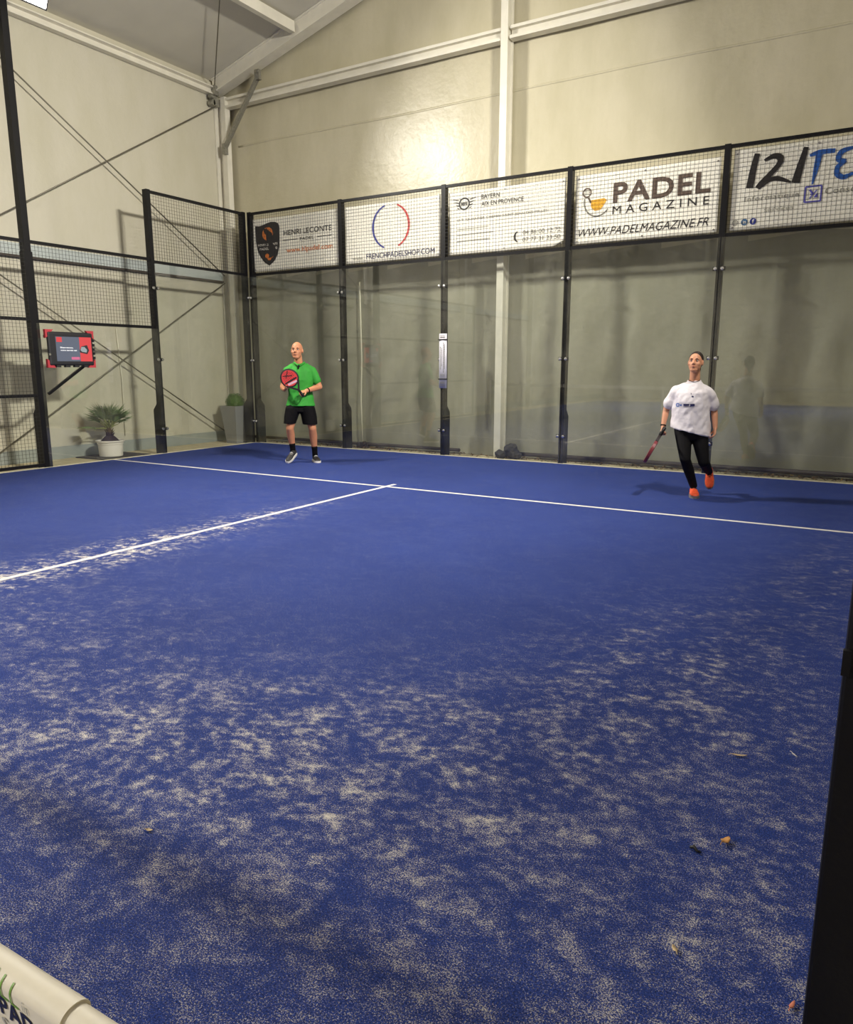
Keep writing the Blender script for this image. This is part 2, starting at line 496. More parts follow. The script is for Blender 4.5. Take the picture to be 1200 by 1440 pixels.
ce = extrude([(xa, zroof(xa)), (XRIDGE, zroof(XRIDGE)), (xb, zroof(xb)), (xb, zroof(xb) + 0.03), (XRIDGE, zroof(XRIDGE) + 0.03), (xa, zroof(xa) + 0.03)],
             lambda u, v: (u, YF - 0.05, v), lambda u, v: (u, YB + 0.05, v))
CE = ce.build('ceiling', M_roof, kind='structure')

MB().span((XL, YF, -0.02), (XL + 0.03, YB - 0.06, 0.17)).build('baseboard_left', M_skirt, kind='structure')
hb = MB()
hb.tube([(-5.6, YB - 0.075, 0.055), (-0.9, YB - 0.075, 0.05)], 0.028, 8)
hb.tube([(0.12, YB - 0.075, 0.05), (14.0, YB - 0.075, 0.055)], 0.032, 8)
build_each(hb, 'baseboard_back', M_hem, kind='structure', smooth=True)

# aluminium tent frame, parts of the walls and of the ceiling
def profile_column(x, y, z1, parent):
    # hollow aluminium column: front flange, web box, rear flange with keder lips
    pf = [(-0.055, -0.13), (0.055, -0.13), (0.055, -0.115), (0.045, -0.115), (0.045, 0.02), (0.068, 0.02), (0.068, 0.045), (-0.068, 0.045), (-0.068, 0.02), (-0.045, 0.02), (-0.045, -0.115), (-0.055, -0.115)]
    return extrude(pf, lambda u, v: (x + u, y + v, -0.02), lambda u, v: (x + u, y + v, z1)).build('column', M_alu, parent)
profile_column(-0.16, 10.41, zroof(-0.16) - 0.27, WB)
profile_column(8.3, 10.41, zroof(8.3) - 0.27, WB)
# corner column and its neighbours along the left wall
pf = [(-5.945, 10.27), (-5.915, 10.27), (-5.915, 10.37), (-5.80, 10.37), (-5.80, 10.30), (-5.69, 10.30), (-5.69, 10.42), (-5.945, 10.42)]
extrude(pf, lambda u, v: (u, v, -0.02), lambda u, v: (u, v, 6.14)).build('column', M_alu, WB)
for y in (5.35, 0.35, -4.65):
    pf = [(-5.94, -0.05), (-5.78, -0.05), (-5.78, -0.06), (-5.765, -0.06), (-5.765, 0.06), (-5.78, 0.06), (-5.78, 0.05), (-5.94, 0.05)]
    extrude(pf, lambda u, v: (u, y + v, -0.02), lambda u, v: (u, y + v, 6.14)).build('column', M_alu, WL)
# gable tie beams: two flanges with a recessed web
for x0, x1 in ((-5.69, -0.23), (-0.09, 8.24)):
    pf = [(10.30, 5.945), (10.44, 5.945), (10.44, 5.985), (10.42, 5.985), (10.42, 6.075), (10.44, 6.075), (10.44, 6.115), (10.31, 6.115), (10.31, 6.075), (10.38, 6.075), (10.38, 5.985), (10.30, 5.985)]
    extrude(pf, lambda u, v: (x0, u, v), lambda u, v: (x1, u, v)).build('tie_beam', M_alu, WB)
# rafters
for y in (10.3, 5.35, 0.35, -4.65):
    pf = i_profile(0.22, 0.22, 0.15, -0.255, -0.006, 0.025)
    extrude(pf, lambda u, v: (-5.9, y + u, zroof(-5.9) + v), lambda u, v: (XRIDGE - 0.02, y + u, zroof(XRIDGE - 0.02) + v)).build('rafter', M_alu, CE)
for x in (-3.95, -1.5, 1.2):
    for y0, y1 in ((5.48, 10.17), (0.48, 5.22), (-4.52, 0.22)):
        z = zroof(x)
        MB().span((x - 0.05, y0, z - 0.20), (x + 0.05, y1, z - 0.035)).build('purlin', M_alu, CE)
# eave beam and mid purlin on the left wall
pf = [(-5.935, 6.16), (-5.82, 6.16), (-5.82, 6.185), (-5.87, 6.195), (-5.87, 6.255), (-5.80, 6.265), (-5.80, 6.285), (-5.935, 6.285)]
extrude(pf, lambda u, v: (u, -9, v), lambda u, v: (u, 10.25, v)).build('eave_beam', M_alu, WL)
M_alub = mat('bluish_aluminium', lin(178, 186, 184), 0.5, 0.1, 0.4, 0.05, 4)
for y0, y1 in ((5.42, 10.25), (0.42, 5.28), (-4.58, 0.28)):
    pu = MB().span((-5.945, y0, 2.965), (-5.90, y1, 3.13)).build('mid_purlin', M_alub, WL)
    MB().span((-5.945, y0, 2.935), (-5.88, y1, 2.965)).build('purlin_lip', M_hem, WL)
# corner node, brace and bracing cables
b = MB()
b.box((-5.87, 10.22, 6.05), (0.12, 0.12, 0.16)); b.disc((-5.86, 10.15, 6.02), (1, 0, 0), 0.05, 0.10); b.disc((-5.84, 10.15, 6.12), (0, 1, 0), 0.04, 0.12); b.box((-5.80, 10.2, 6.22), (0.06, 0.1, 0.16))
build_each(b, 'node_plate', M_galv, WB)
b = MB(); b.bar((-5.42 - 0.28, 10.27, 5.27), (-4.86, 10.27, 6.27), 0.075, 0.045); b.build('corner_brace', M_galv, WB)
b = MB(); b.box((-5.70, 10.27, 5.25), (0.06, 0.09, 0.18)); b.disc((-5.68, 10.22, 5.27), (0, 1, 0), 0.022, 0.03); b.box((-4.83, 10.26, 6.32), (0.10, 0.07, 0.16)); b.disc((-4.80, 10.22, 6.36), (0, 1, 0), 0.022, 0.03)
build_each(b, 'brace_bracket', M_galv, WB)
cx = -5.80
for p, q in (((cx, 10.2, 5.97), (cx, 5.42, 3.08)), ((cx, 5.42, 6.05), (cx, 10.2, 3.05)), ((cx, 10.2, 2.92), (cx, 5.42, 0.02)), ((cx, 5.42, 2.98), (cx, 10.2, 0.06))):
    MB().tube([p, q], 0.011, 6).build('bracing_cable', M_cable, WL, smooth=True)
MB().tube([(-5.82, 10.2, 6.28), (-0.4, 5.55, zroof(-0.4) - 0.10)], 0.009, 6).build('roof_cable', M_cable, CE, smooth=True)
M_cord = mat('pale_cord', lin(228, 224, 205), 0.7)
MB().tube([(-5.93, 7.86, 2.0), (-5.93, 7.9, 1.2), (-5.93, 7.88, 0.25)], 0.009, 6).build('wall_cord', M_cord, WL, smooth=True)
MB().tube([(-2.87, YB - 0.06, 2.8), (-2.85, YB - 0.065, 1.5), (-2.87, YB - 0.075, 0.8), (-2.84, YB - 0.09, 0.02)], 0.012, 6).build('lacing_cord', M_cord, WB, smooth=True)
b = MB(); b.box((-2.83, 10.40, 0.03), (0.22, 0.09, 0.10)); b.disc((-2.77, 10.36, 0.07), (0, 1, 0), 0.035, 0.05); b.disc((-2.90, 10.36, 0.05), (0, 1, 0), 0.03, 0.05)
build_each(b, 'anchor_foot', M_hem, WB)

# ------------------------------------------------------------------ court cage
BX = [-5.0, -2.95, -0.997, 0.992, 3.01, 5.0]          # back posts
SY = [10.0, 7.937, 5.914]                              # side posts

def wires(b, p0, du, dv, W, H, step=0.05, t=0.0032):
    p0 = Vector(p0); du = Vector(du); dv = Vector(dv); nn = du.cross(dv)
    k = step
    while k < W - 0.01:
        a = p0 + du*k; b.bar(a, a + dv*H, t, t, nn); k += step
    k = step
    while k < H - 0.01:
        a = p0 + dv*k; b.bar(a, a + du*W, t, t, nn); k += step

def frame_rail(a, c, parent, wd=0.04):
    o = MB().bar(a, c, wd, wd).build('frame_rail', M_steel, parent)
    return o

def post_bolts(parent, pts, axis):
    for p in pts:
        a = Vector(axis); q = Vector(p); b = MB(); b.tube([q - a*0.016, q - a*0.015, q - a*0.007, q - a*0.006, q + a*0.008], [0.008, 0.012, 0.013, 0.021, 0.021], 12)
        b.build('glass_bolt', M_bolt, parent, smooth=False)

# back fence -------------------------------------------------------
bf = thing('back_fence', 'black steel and glass back fence of the court with banners above the panes', 'fence', (0, 10.0, 0))
for i, x in enumerate(BX):
    b = MB()
    xo = x + (0.035 if i == 0 else -0.035 if i == 5 else 0)
    b.span((xo - 0.036, 10.02, -0.02), (xo + 0.036, 10.115, 4.06))
    # outward foot: wider below the knee with a sloped shoulder
    b.add([(xo - 0.036, 10.115, -0.02), (xo + 0.036, 10.115, -0.02), (xo + 0.036, 10.20, -0.02), (xo - 0.036, 10.20, -0.02),
           (xo - 0.036, 10.115, 0.78), (xo + 0.036, 10.115, 0.78), (xo + 0.036, 10.20, 0.68), (xo - 0.036, 10.20, 0.68)],
          [(3,2,1,0), (4,5,6,7), (0,1,5,4), (1,2,6,5), (2,3,7,6), (3,0,4,7)])
    po, pf_ = build_each(b, 'post', M_steel, bf); pf_.name = 'post_foot'; pf_.parent = po
    pts = []
    for z in (2.6, 1.5, 0.4):
        for s in (-1, 1):
            if (i == 0 and s < 0) or (i == 5 and s > 0): continue
            pts.append((x + s*0.042, 9.988, z))
    post_bolts(po, pts, (0, 1, 0))
    b = MB()
    for z in (2.6, 1.5, 0.4): b.box((x + 0.03*(1 if i == 0 else -1 if i == 5 else 0), 10.017, z), (0.15 if 0 < i < 5 else 0.09, 0.009, 0.05))
    build_each(b, 'clamp_plate', M_steel, po)
for i in range(5):
    x0, x1 = BX[i] + 0.006, BX[i+1] - 0.006
    MB().span((x0, 10.0, 0.012), (x1, 10.012, 2.975)).build('glass_panel', M_glass, bf)
    fo = MB(); fo.bar((x0 + 0.02, 10.045, 4.03), (x1 - 0.02, 10.045, 4.03), 0.04, 0.04); fo.bar((x0 + 0.02, 10.045, 3.0), (x1 - 0.02, 10.045, 3.0), 0.04, 0.045)
    build_each(fo, 'frame_rail', M_steel, bf)
    wb = MB(); wires(wb, (x0 + 0.03, 10.022, 3.02), (1, 0, 0), (0, 0, 1), x1 - x0 - 0.06, 1.0)
    wb.build('wire_mesh', M_wire, bf, kind='stuff')

# side fences ------------------------------------------------------
def side_fence(s, label, yend):
    X0 = 5.0 * s
    sf = thing('side_fence', label, 'fence', (X0, 8.0, 0))
    for i, y in enumerate(SY):
        yo = y - (0.035 if i == 0 else 0)
        b = MB()
        top = 4.06 if i < 2 else 3.06
        a0, a1 = X0 + s*0.02, X0 + s*0.115
        b.span((a0, yo - 0.036, -0.02), (a1, yo + 0.036, top))
        o0, o1 = X0 + s*0.115, X0 + s*0.20
        b.add([(o0, yo-0.036, -0.02), (o1, yo-0.036, -0.02), (o1, yo+0.036, -0.02), (o0, yo+0.036, -0.02), (o0, yo-0.036, 0.80), (o1, yo-0.036, 0.70), (o1, yo+0.036, 0.70), (o0, yo+0.036, 0.80)],
              [(3,2,1,0), (4,5,6,7), (0,1,5,4), (1,2,6,5), (2,3,7,6), (3,0,4,7)])
        if i == 2: continue          # this post is the lamp mast, built on its own
        po, pf_ = build_each(b, 'post', M_steel, sf); pf_.name = 'post_foot'; pf_.parent = po
        pts = []
        for z in ((2.6, 1.5, 0.4)):
            for q in (-1, 1):
                if i == 0 and q > 0: continue
                pts.append((X0 - s*0.012, y + q*0.042, z))
        post_bolts(po, pts, (1, 0, 0))
        b = MB()
        for z in (2.6, 1.5, 0.4): b.box((X0 + s*0.017, yo, z), (0.009, 0.13 if i else 0.08, 0.05))
        build_each(b, 'clamp_plate', M_steel, po)
    xa, xb = X0, X0 + s*0.012
    MB().span((min(xa,xb), SY[1] + 0.006, 0.012), (max(xa,xb), SY[0] - 0.02, 2.975)).build('glass_panel', M_glass, sf)
    MB().span((min(xa,xb), SY[2] + 0.006, 0.012), (max(xa,xb), SY[1] - 0.006, 1.975)).build('glass_panel', M_glass, sf)
    xm = X0 + s*0.045; xw = X0 + s*0.022
    for (y0, y1, zs, z0, z1) in ((SY[1] + 0.04, SY[0] - 0.07, (3.0, 4.03), 3.0, 4.03), (SY[2] + 0.05, SY[1] - 0.04, (2.0, 3.03), 2.0, 3.03), (yend, SY[2] - 0.05, (0.04, 1.0, 2.02, 3.03), 0.04, 3.03)):
        fo = MB()
        for z in zs: fo.bar((xm, y0, z), (xm, y1, z), 0.04, 0.042)
        if yend == y0: fo.bar((xm, y0, 0), (xm, y0, 3.05), 0.05, 0.05)
        build_each(fo, 'frame_rail', M_steel, sf)
        wb = MB(); wires(wb, (xw, y0, z0 + 0.02), (0, 1, 0), (0, 0, 1), y1 - y0, z1 - z0 - 0.03)
        wb.build('wire_mesh', M_wire, sf, kind='stuff')
    return sf
side_fence(-1, 'stepped black mesh and glass side fence along the left tent wall', 1.2)
side_fence(1, 'black mesh and glass side fence on the right, beyond the running woman', 1.4)

# entrance post, right beside the camera
ep = thing('entrance_post', 'black steel entrance post close by at the right edge of the picture', 'post', (4.95, 1.05, 0))
bevel(MB().span((4.893, 1.0, -0.02), (5.03, 1.10, 3.05)).build('post', M_steel, ep), 0.006)
b = MB(); b.box((4.897, 0.997, 0.96), (0.012, 0.010, 0.04))
b.build('hinge_plate', M_steel, ep)
b = MB(); b.box((4.888, 1.02, 0.035), (0.016, 0.06, 0.11)); b.build('foot_plate', M_steel, ep)

# lamp masts -------------------------------------------------------
M_lamp_body = mat('lamp_housing', lin(70, 70, 74), 0.45, 0.4)
M_lens = bpy.data.materials.new('lamp_lens'); M_lens.use_nodes = True
_b = M_lens.node_tree.nodes['Principled BSDF']
_b.inputs['Base Color'].default_value = (0.9, 0.9, 0.85, 1); _b.inputs['Emission Color'].default_value = (1, 0.95, 0.85, 1); _b.inputs['Emission Strength'].default_value = 25
def mast(sx, y, label, tilt_deg=64, power=1.0):
    X0 = 5.0 * sx
    t = thing('lamp_mast', label, 'lamp mast', (X0, y, 0))
    a0, a1 = X0 + sx*0.02, X0 + sx*0.125
    MB().span((a0, y - 0.045, -0.02), (a1, y + 0.045, 6.25)).build('mast', M_steel, t)
    o0, o1 = X0 + sx*0.125, X0 + sx*0.21
    b = MB(); b.add([(o0, y-0.04, -0.02), (o1, y-0.04, -0.02), (o1, y+0.04, -0.02), (o0, y+0.04, -0.02), (o0, y-0.04, 0.85), (o1, y-0.04, 0.74), (o1, y+0.04, 0.74), (o0, y+0.04, 0.85)],
          [(3,2,1,0), (4,5,6,7), (0,1,5,4), (1,2,6,5), (2,3,7,6), (3,0,4,7)])
    b.build('mast_foot', M_steel, t)
    # thicker sleeve up to the fence top
    MB().span((a0 - sx*0.004, y - 0.058, -0.02), (a1, y + 0.058, 2.9)).build('sleeve', M_steel, t)
    MB().span((X0 - sx*0.1, y - 0.42, 6.20), (X0 - sx*0.02, y + 0.42, 6.26)).build('cross_arm', M_steel, t)
    for dy in (-0.27, 0.27):
        c = Vector((X0 - sx*0.18, y + dy, 6.12))
        ang = math.radians(tilt_deg) * sx           # turns the lens towards the court
        R = Matrix.Rotation(ang, 3, 'Y')
        h = MB().box(c, (0.40, 0.44, 0.07), R)
        hd = h.build('lamp_head', M_lamp_body, t)
        MB().box(c + R @ Vector((0, 0, -0.0365)), (0.36, 0.40, 0.004), R).build('lens', M_lens, hd)
        ld = bpy.data.lights.new('flood_light', 'AREA')
        ld.shape = 'RECTANGLE'; ld.size = 0.36; ld.size_y = 0.40; ld.energy = LAMP_W*power; ld.color = LAMP_COL; ld.spread = math.radians(LAMP_SPREAD)
        lo = bpy.data.objects.new('flood_light', ld); COL.objects.link(lo)
        lo.location = c + R @ Vector((0, 0, -0.045))
        lo.rotation_euler = R.to_euler()
        MB().bar((X0 - sx*0.06, y + dy, 6.22), c + Vector((0, 0, 0.03)), 0.03, 0.03).build('bracket', M_steel, t)
mast(-1, SY[2], 'tall black lamp mast behind the red cornered screen on the left')
mast(1, SY[2], 'black lamp mast of the right side fence, beyond the entrance post')
mast(-1, -5.914, 'black lamp mast left of the court half behind the camera', 48, 1.35)
mast(1, -5.914, 'black lamp mast right of the court half behind the camera', 48, 1.35)

# ------------------------------------------------------------------ banners
INK = lambda n, r, g, b_: mat('ink_' + n, lin(r, g, b_), 0.5)
I_black = INK('black', 38, 34, 34); I_navy = INK('navy', 44, 44, 92); I_orange = INK('orange', 226, 130, 62); I_blue = INK('blue', 52, 62, 150)
I_red = INK('red', 205, 62, 58); I_taupe = INK('taupe', 92, 76, 66); I_grey = INK('grey', 150, 148, 138); I_bright = INK('bright_blue', 34, 92, 176)
I_white = INK('white', 244, 240, 228); I_violet = INK('violet', 84, 84, 178); I_shield = INK('shield', 46, 44, 46); I_lgrey = INK('light_grey', 186, 184, 172)
YBN = 10.075
def banner(i, label, z0=3.05, z1=3.94, corner=0.0, dx0=0.075, dx1=0.075):
    x0, x1 = BX[i] + dx0, BX[i+1] - dx1
    ph = i * 1.7
    def surf(x, z):
        return YBN + 0.0035*math.sin(2.6*x + ph) + 0.003*math.sin(7*z + ph) + 0.0025*math.sin(9*x + 5*z)
    t = thing('banner', label, 'banner', (x0, YBN, z0), 'banners on the back fence')
    b = MB(); nx, nz = 60, 26; vs = []
    for k in range(nx + 1):
        for j in range(nz + 1):
            x = x0 + (x1 - x0)*k/nx
            sag = 0.012*math.sin(PI*k/nx)
            z = z0 + (z1 - z0 - sag)*j/nz
            if corner and k > nx - 5 and j < 4: z += corner * (k - (nx - 5)) * (4 - j) * 0.06
            vs.append((x, surf(x, z), z))
    sheet(vs, nx + 1, nz + 1, (0, 0.002, 0)).build('banner_sheet', M_banner, t, smooth=True)
    b = MB()
    for (u, v) in ((0.02, 0.04), (0.98, 0.04), (0.02, 0.96), (0.98, 0.96), (0.5, 0.96), (0.5, 0.04)):
        x, z = x0 + u*(x1-x0), z0 + v*(z1-z0-0.012); b.disc((x, surf(x, z) - 0.003, z), (0, 1, 0), 0.012, 0.006, 10)
    build_each(b, 'eyelet', M_bolt, t)
    P = lambda u, v: (x0 + u*(x1-x0), surf(x0 + u*(x1-x0), z0 + v*(z1-z0)) - 0.006, z0 + v*(z1-z0))
    Wd = lambda x, z: (x, surf(x, z) - 0.006, z)
    P.asp = (z1 - z0)/(x1 - x0)
    return t, P, Wd
def ellipse_fill(b, P, cu, cv, ru, rv, n=28, dy=0.0):
    vs = [P(cu, cv)] + [P(cu + ru*math.cos(2*PI*k/n), cv + rv*math.sin(2*PI*k/n)) for k in range(n)]
    vs = [(a[0], a[1] - dy, a[2]) for a in vs]
    b.add(vs, [(0, 1 + (k+1) % n, 1 + k) for k in range(n)])
def ring(b, P, cu, cv, ru, rv, wu, wv, a0=0, a1=2*PI, n=36):
    vs = []
    for k in range(n + 1):
        a = a0 + (a1-a0)*k/n
        vs += [P(cu + (ru+wu)*math.cos(a), cv + (rv+wv)*math.sin(a)), P(cu + (ru-wu)*math.cos(a), cv + (rv-wv)*math.sin(a))]
    b.add(vs, [(2*k, 2*k+1, 2*k+3, 2*k+2) for k in range(n)])

# 1: club banner with the black shield
t, P, Wd = banner(0, 'white banner with a black shield emblem, in the left corner of the back fence')
b = MB()
sh = [(0.035, 0.87), (0.085, 0.86), (0.13, 0.875), (0.18, 0.90), (0.23, 0.915), (0.28, 0.905), (0.315, 0.875), (0.33, 0.80), (0.33, 0.6), (0.325, 0.45), (0.30, 0.30), (0.255, 0.18), (0.195, 0.10), (0.135, 0.17), (0.085, 0.29), (0.055, 0.42), (0.04, 0.58)]
b.add([P(*q) for q in sh], [tuple(reversed(range(len(sh))))]); b.build('shield', I_shield, t)
Pf = lambda u, v: (P(u, v)[0], P(u, v)[1] - 0.002, P(u, v)[2])
b = MB(); ellipse_fill(b, Pf, 0.185, 0.70, 0.066, 0.125); b.build('ball_emblem', I_orange, t)
Pg = lambda u, v: (P(u, v)[0], P(u, v)[1] - 0.004, P(u, v)[2])
b = MB(); ring(b, Pg, 0.125, 0.72, 0.065, 0.12, 0.004, 0.008, -0.9, 0.9, 14); ring(b, Pg, 0.245, 0.68, 0.065, 0.12, 0.004, 0.008, PI-0.9, PI+0.9, 14); build_each(b, 'ball_seam', I_shield, t)
lettering('HENRI LECONTE', I_white, t, (0.065, 0.475, 0.305, 0.52), Pf, 0.01)
lettering('PADEL CLUB', I_white, t, (0.085, 0.40, 0.30, 0.445), Pf, 0.01)
b = MB(); ellipse_fill(b, Pf, 0.172, 0.285, 0.024, 0.045, 16); ellipse_fill(b, Pf, 0.222, 0.285, 0.024, 0.045, 16); ellipse_fill(b, Pf, 0.197, 0.235, 0.022, 0.04, 16); build_each(b, 'small_ball', I_orange, t)
lettering('HENRI LECONTE', I_black, t, (0.38, 0.63, 0.93, 0.73), P)
lettering('PADEL', I_black, t, (0.57, 0.515, 0.73, 0.57), P, 0, 0, 1.15)
b = MB(); stroke(b, [(0.37, 0.545), (0.54, 0.545)], [0.012, 0.012], P); stroke(b, [(0.77, 0.545), (0.93, 0.545)], [0.012, 0.012], P); build_each(b, 'rule_line', I_black, t)
lettering('www.hlpadel.com', I_orange, t, (0.41, 0.28, 0.94, 0.40), P)

# 2: shop banner with the broken blue and red ring
t, P, Wd = banner(1, 'white banner with a broken blue and red ring, second from the left corner')
b = MB(); ring(b, P, 0.495, 0.58, 0.19, 0.375, 0.010, 0.012, PI*0.60, PI*1.38); b.build('ring_arc', I_blue, t)
b = MB(); ring(b, P, 0.495, 0.58, 0.19, 0.375, 0.010, 0.012, -PI*0.36, PI*0.38); b.build('ring_arc', I_red, t)
lettering('www.', I_lgrey, t, (0.08, 0.055, 0.205, 0.10), P)
lettering('FRENCHPADELSHOP.COM', I_navy, t, (0.23, 0.055, 0.945, 0.15), P)

# 3: car dealer banner with the winged emblem
t, P, Wd = banner(2, 'white banner with a winged round emblem and phone numbers, behind the white column', corner=0.06)
b = MB(); ring(b, P, 0.14, 0.80, 0.044, 0.088, 0.006, 0.012)
for k in range(4):
    v = 0.87 - 0.045*k
    stroke(b, [(0.09 - 0.0*k, v - 0.01), (0.035 + 0.014*k, v + 0.012)], [0.014, 0.006], P, 2); stroke(b, [(0.19, v - 0.01), (0.245 - 0.014*k, v + 0.012)], [0.014, 0.006], P, 2)
b.build('winged_emblem', I_black, t, kind='stuff')
lettering('MINI', I_black, t, (0.112, 0.775, 0.168, 0.825), P, 0.02)
lettering('BAYERN', I_black, t, (0.295, 0.84, 0.455, 0.91), P)
lettering('AIX EN PROVENCE', I_black, t, (0.295, 0.73, 0.66, 0.80), P)
lettering('D 9  QUARTIER CHEMIN SAINT JEAN DES MILLES', I_grey, t, (0.08, 0.52, 0.86, 0.57), P)
I_g2 = INK('mid_grey', 120, 118, 110)
b = MB()
for v, u1 in ((0.40, 0.36), (0.31, 0.40), (0.21, 0.37)):
    stroke(b, [(0.075, v), (u1, v + 0.008)], [0.018, 0.014], P)
b.build('small_print', I_lgrey, t, kind='stuff')
b = MB(); stroke(b, [(0.612, 0.275), (0.594, 0.23), (0.594, 0.16), (0.615, 0.115)], [0.012, 0.016, 0.016, 0.012], P); b.build('phone_symbol', I_black, t)
lettering('04 86 00 12 72', I_g2, t, (0.66, 0.22, 0.97, 0.285), P)
lettering('07 77 31 23 50', I_g2, t, (0.66, 0.11, 0.97, 0.175), P)

# 4: magazine banner
t, P, Wd = banner(3, 'white banner reading padel magazine in big brown capitals')
lettering('PADEL', I_taupe, t, (0.28, 0.545, 0.945, 0.83), P, 0.026, 0, 1.10, None, True)
lettering('MAGAZINE', I_black, t, (0.28, 0.385, 0.94, 0.50), P, 0.0, 0, 1.6, None, True)
lettering('WWW.PADELMAGAZINE.FR', I_black, t, (0.03, 0.10, 0.945, 0.215), P, 0.0, 0.30)
b = MB(); ring(b, P, 0.165, 0.60, 0.098, 0.215, 0.004, 0.009, PI*0.93, PI*1.80); b.build('ring_arc', I_g2, t)
b = MB(); ring(b, P, 0.085, 0.735, 0.030, 0.062, 0.004, 0.010); stroke(b, [(0.098, 0.66), (0.118, 0.58)], [0.014, 0.012], P)
for k in (-1, 0, 1):
    stroke(b, [(0.06, 0.735 + 0.025*k), (0.11, 0.735 + 0.025*k)], [0.004, 0.004], P, 2)
b.build('racket_emblem', I_taupe, t, kind='stuff')
b = MB(); sh = [(0.115, 0.62), (0.215, 0.63), (0.235, 0.60), (0.205, 0.51), (0.19, 0.47), (0.145, 0.465), (0.12, 0.52)]
b.add([P(*q) for q in sh], [tuple(range(len(sh)))]); b.build('orange_patch', INK('amber', 232, 172, 48), t)

# 5: IT company banner in brush letters
t, P, Wd = banner(4, 'white banner with large black and blue brush letters at the right picture edge', z1=3.99)
b = MB()
stroke(b, [(3.345, 3.915), (3.315, 3.76), (3.285, 3.53)], [0.06, 0.075, 0.085], Wd)
stroke(b, [(3.43, 3.825), (3.53, 3.862), (3.60, 3.835), (3.585, 3.75), (3.41, 3.565), (3.375, 3.515)], [0.03, 0.06, 0.075, 0.06, 0.06, 0.06], Wd)
stroke(b, [(3.39, 3.525), (3.51, 3.60), (3.61, 3.598), (3.74, 3.545)], [0.05, 0.05, 0.055, 0.02], Wd)
stroke(b, [(3.875, 3.915), (3.835, 3.742), (3.79, 3.53)], [0.05, 0.075, 0.095], Wd)
build_each(b, 'brush_stroke', I_black, t)
b = MB()
stroke(b, [(3.92, 3.815), (4.023, 3.838), (4.18, 3.835)], [0.03, 0.055, 0.045], Wd)
stroke(b, [(4.02, 3.828), (3.998, 3.663), (3.972, 3.49)], [0.075, 0.055, 0.012], Wd)
stroke(b, [(4.36, 3.845), (4.25, 3.815), (4.222, 3.735), (4.30, 3.705)], [0.03, 0.06, 0.06, 0.045], Wd)
stroke(b, [(4.30, 3.712), (4.228, 3.66), (4.222, 3.58), (4.29, 3.535), (4.39, 3.57)], [0.04, 0.055, 0.06, 0.055, 0.03], Wd)
build_each(b, 'brush_stroke', I_bright, t)
Wu = lambda u, v: Wd(u, v)
lettering('Informatique', I_grey, t, (3.24, 3.355, 3.84, 3.435), Wu, 0, 0, 1.1)
lettering('Conseil', I_grey, t, (4.115, 3.365, 4.48, 3.44), Wu, 0, 0, 1.1)
lettering('services', I_lgrey, t, (3.47, 3.235, 3.79, 3.285), Wu)
b = MB()
for p, q in (((3.905, 3.47), (4.075, 3.47)), ((3.905, 3.30), (4.075, 3.30)), ((3.905, 3.30), (3.905, 3.47)), ((4.075, 3.30), (4.075, 3.47))): stroke(b, [p, q], [0.017, 0.017], Wd, 2)
stroke(b, [(3.95, 3.435), (3.985, 3.39), (3.96, 3.38)], [0.018, 0.02, 0.01], Wd, 3); stroke(b, [(4.03, 3.43), (3.955, 3.335)], [0.012, 0.012], Wd, 2)
b.add([Wd(4.0, 3.345), Wd(4.045, 3.345), Wd(4.035, 3.395)], [(0, 1, 2)])
b.build('square_logo', I_violet, t, kind='stuff')
b = MB(); ellipse_fill(b, Wd, 3.255, 3.14, 0.038, 0.038, 20); b.build('round_icon', INK('icon_teal', 70, 110, 150), t)
b = MB(); ellipse_fill(b, Wd, 3.355, 3.14, 0.038, 0.038, 20); b.build('round_icon', I_blue, t)
b = MB(); ring(b, Wd, 3.15, 3.14, 0.030, 0.030, 0.004, 0.004); ring(b, Wd, 3.15, 3.14, 0.014, 0.014, 0.004, 0.004); b.build('round_icon', I_grey, t, kind='stuff')
Wf = lambda u, v: (Wd(u, v)[0], Wd(u, v)[1] - 0.002, Wd(u, v)[2])
lettering('f', I_white, t, (3.345, 3.118, 3.367, 3.165), Wf, 0.02); lettering('in', I_white, t, (3.237, 3.123, 3.275, 3.158), Wf, 0.02)

# ------------------------------------------------------------------ net with its printed top tape
M_net = mat('net_cord', lin(28, 28, 30), 0.7)
M_tape = mat('net_tape', lin(236, 228, 208), 0.55, 0, 0.4, 0.04, 6, 0.06, 30)
YN = 0.045
nt_ = thing('tennis_net', 'court net with white printed top tape, close by at bottom left', 'net', (0, YN, 0))
def ztop(x): return 0.868 + 0.04*abs(x)/5.0 + max(0.0, (abs(x) - 4.2))*0.03
b = MB(); vs = []; prof = []
HT = 0.088
for k in range(20):            # sleeve section: rounded top, flat sides
    a = PI*k/19; prof.append((0.011*math.cos(a), -0.011 + 0.011*math.sin(a)))
prof += [(-0.008, -0.05), (-0.006, -HT), (0.006, -HT), (0.008, -0.05)]
def sleeve(x0, x1, n, swell=0.0):
    b = MB(); vs = []
    for i in range(n + 1):
        x = x0 + (x1-x0)*i/n
        k = 1.0 + swell
        for (py, pz) in prof: vs.append((x, YN + py*k, ztop(x) + pz*(1.0 if swell == 0 else 1.0) + (0.001 if swell > 0.2 else -0.001)))
    m = len(prof)
    fs = [(i*m + j, i*m + (j+1) % m, (i+1)*m + (j+1) % m, (i+1)*m + j) for i in range(n) for j in range(m)]
    fs.append(tuple(reversed(range(m)))); fs.append(tuple(range(n*m, (n+1)*m)))
    return b.add(vs, fs)
sleeve(-4.95, 4.408, 60, 0.25).build('top_tape', M_tape, nt_, smooth=True); sharp_smooth(nt_.children[-1] if False else bpy.data.objects['top_tape'], 1.2)
sleeve(4.39, 4.95, 10, 0.08).build('tape_end', M_tape, nt_, smooth=True); sharp_smooth(bpy.data.objects['tape_end'], 1.2)
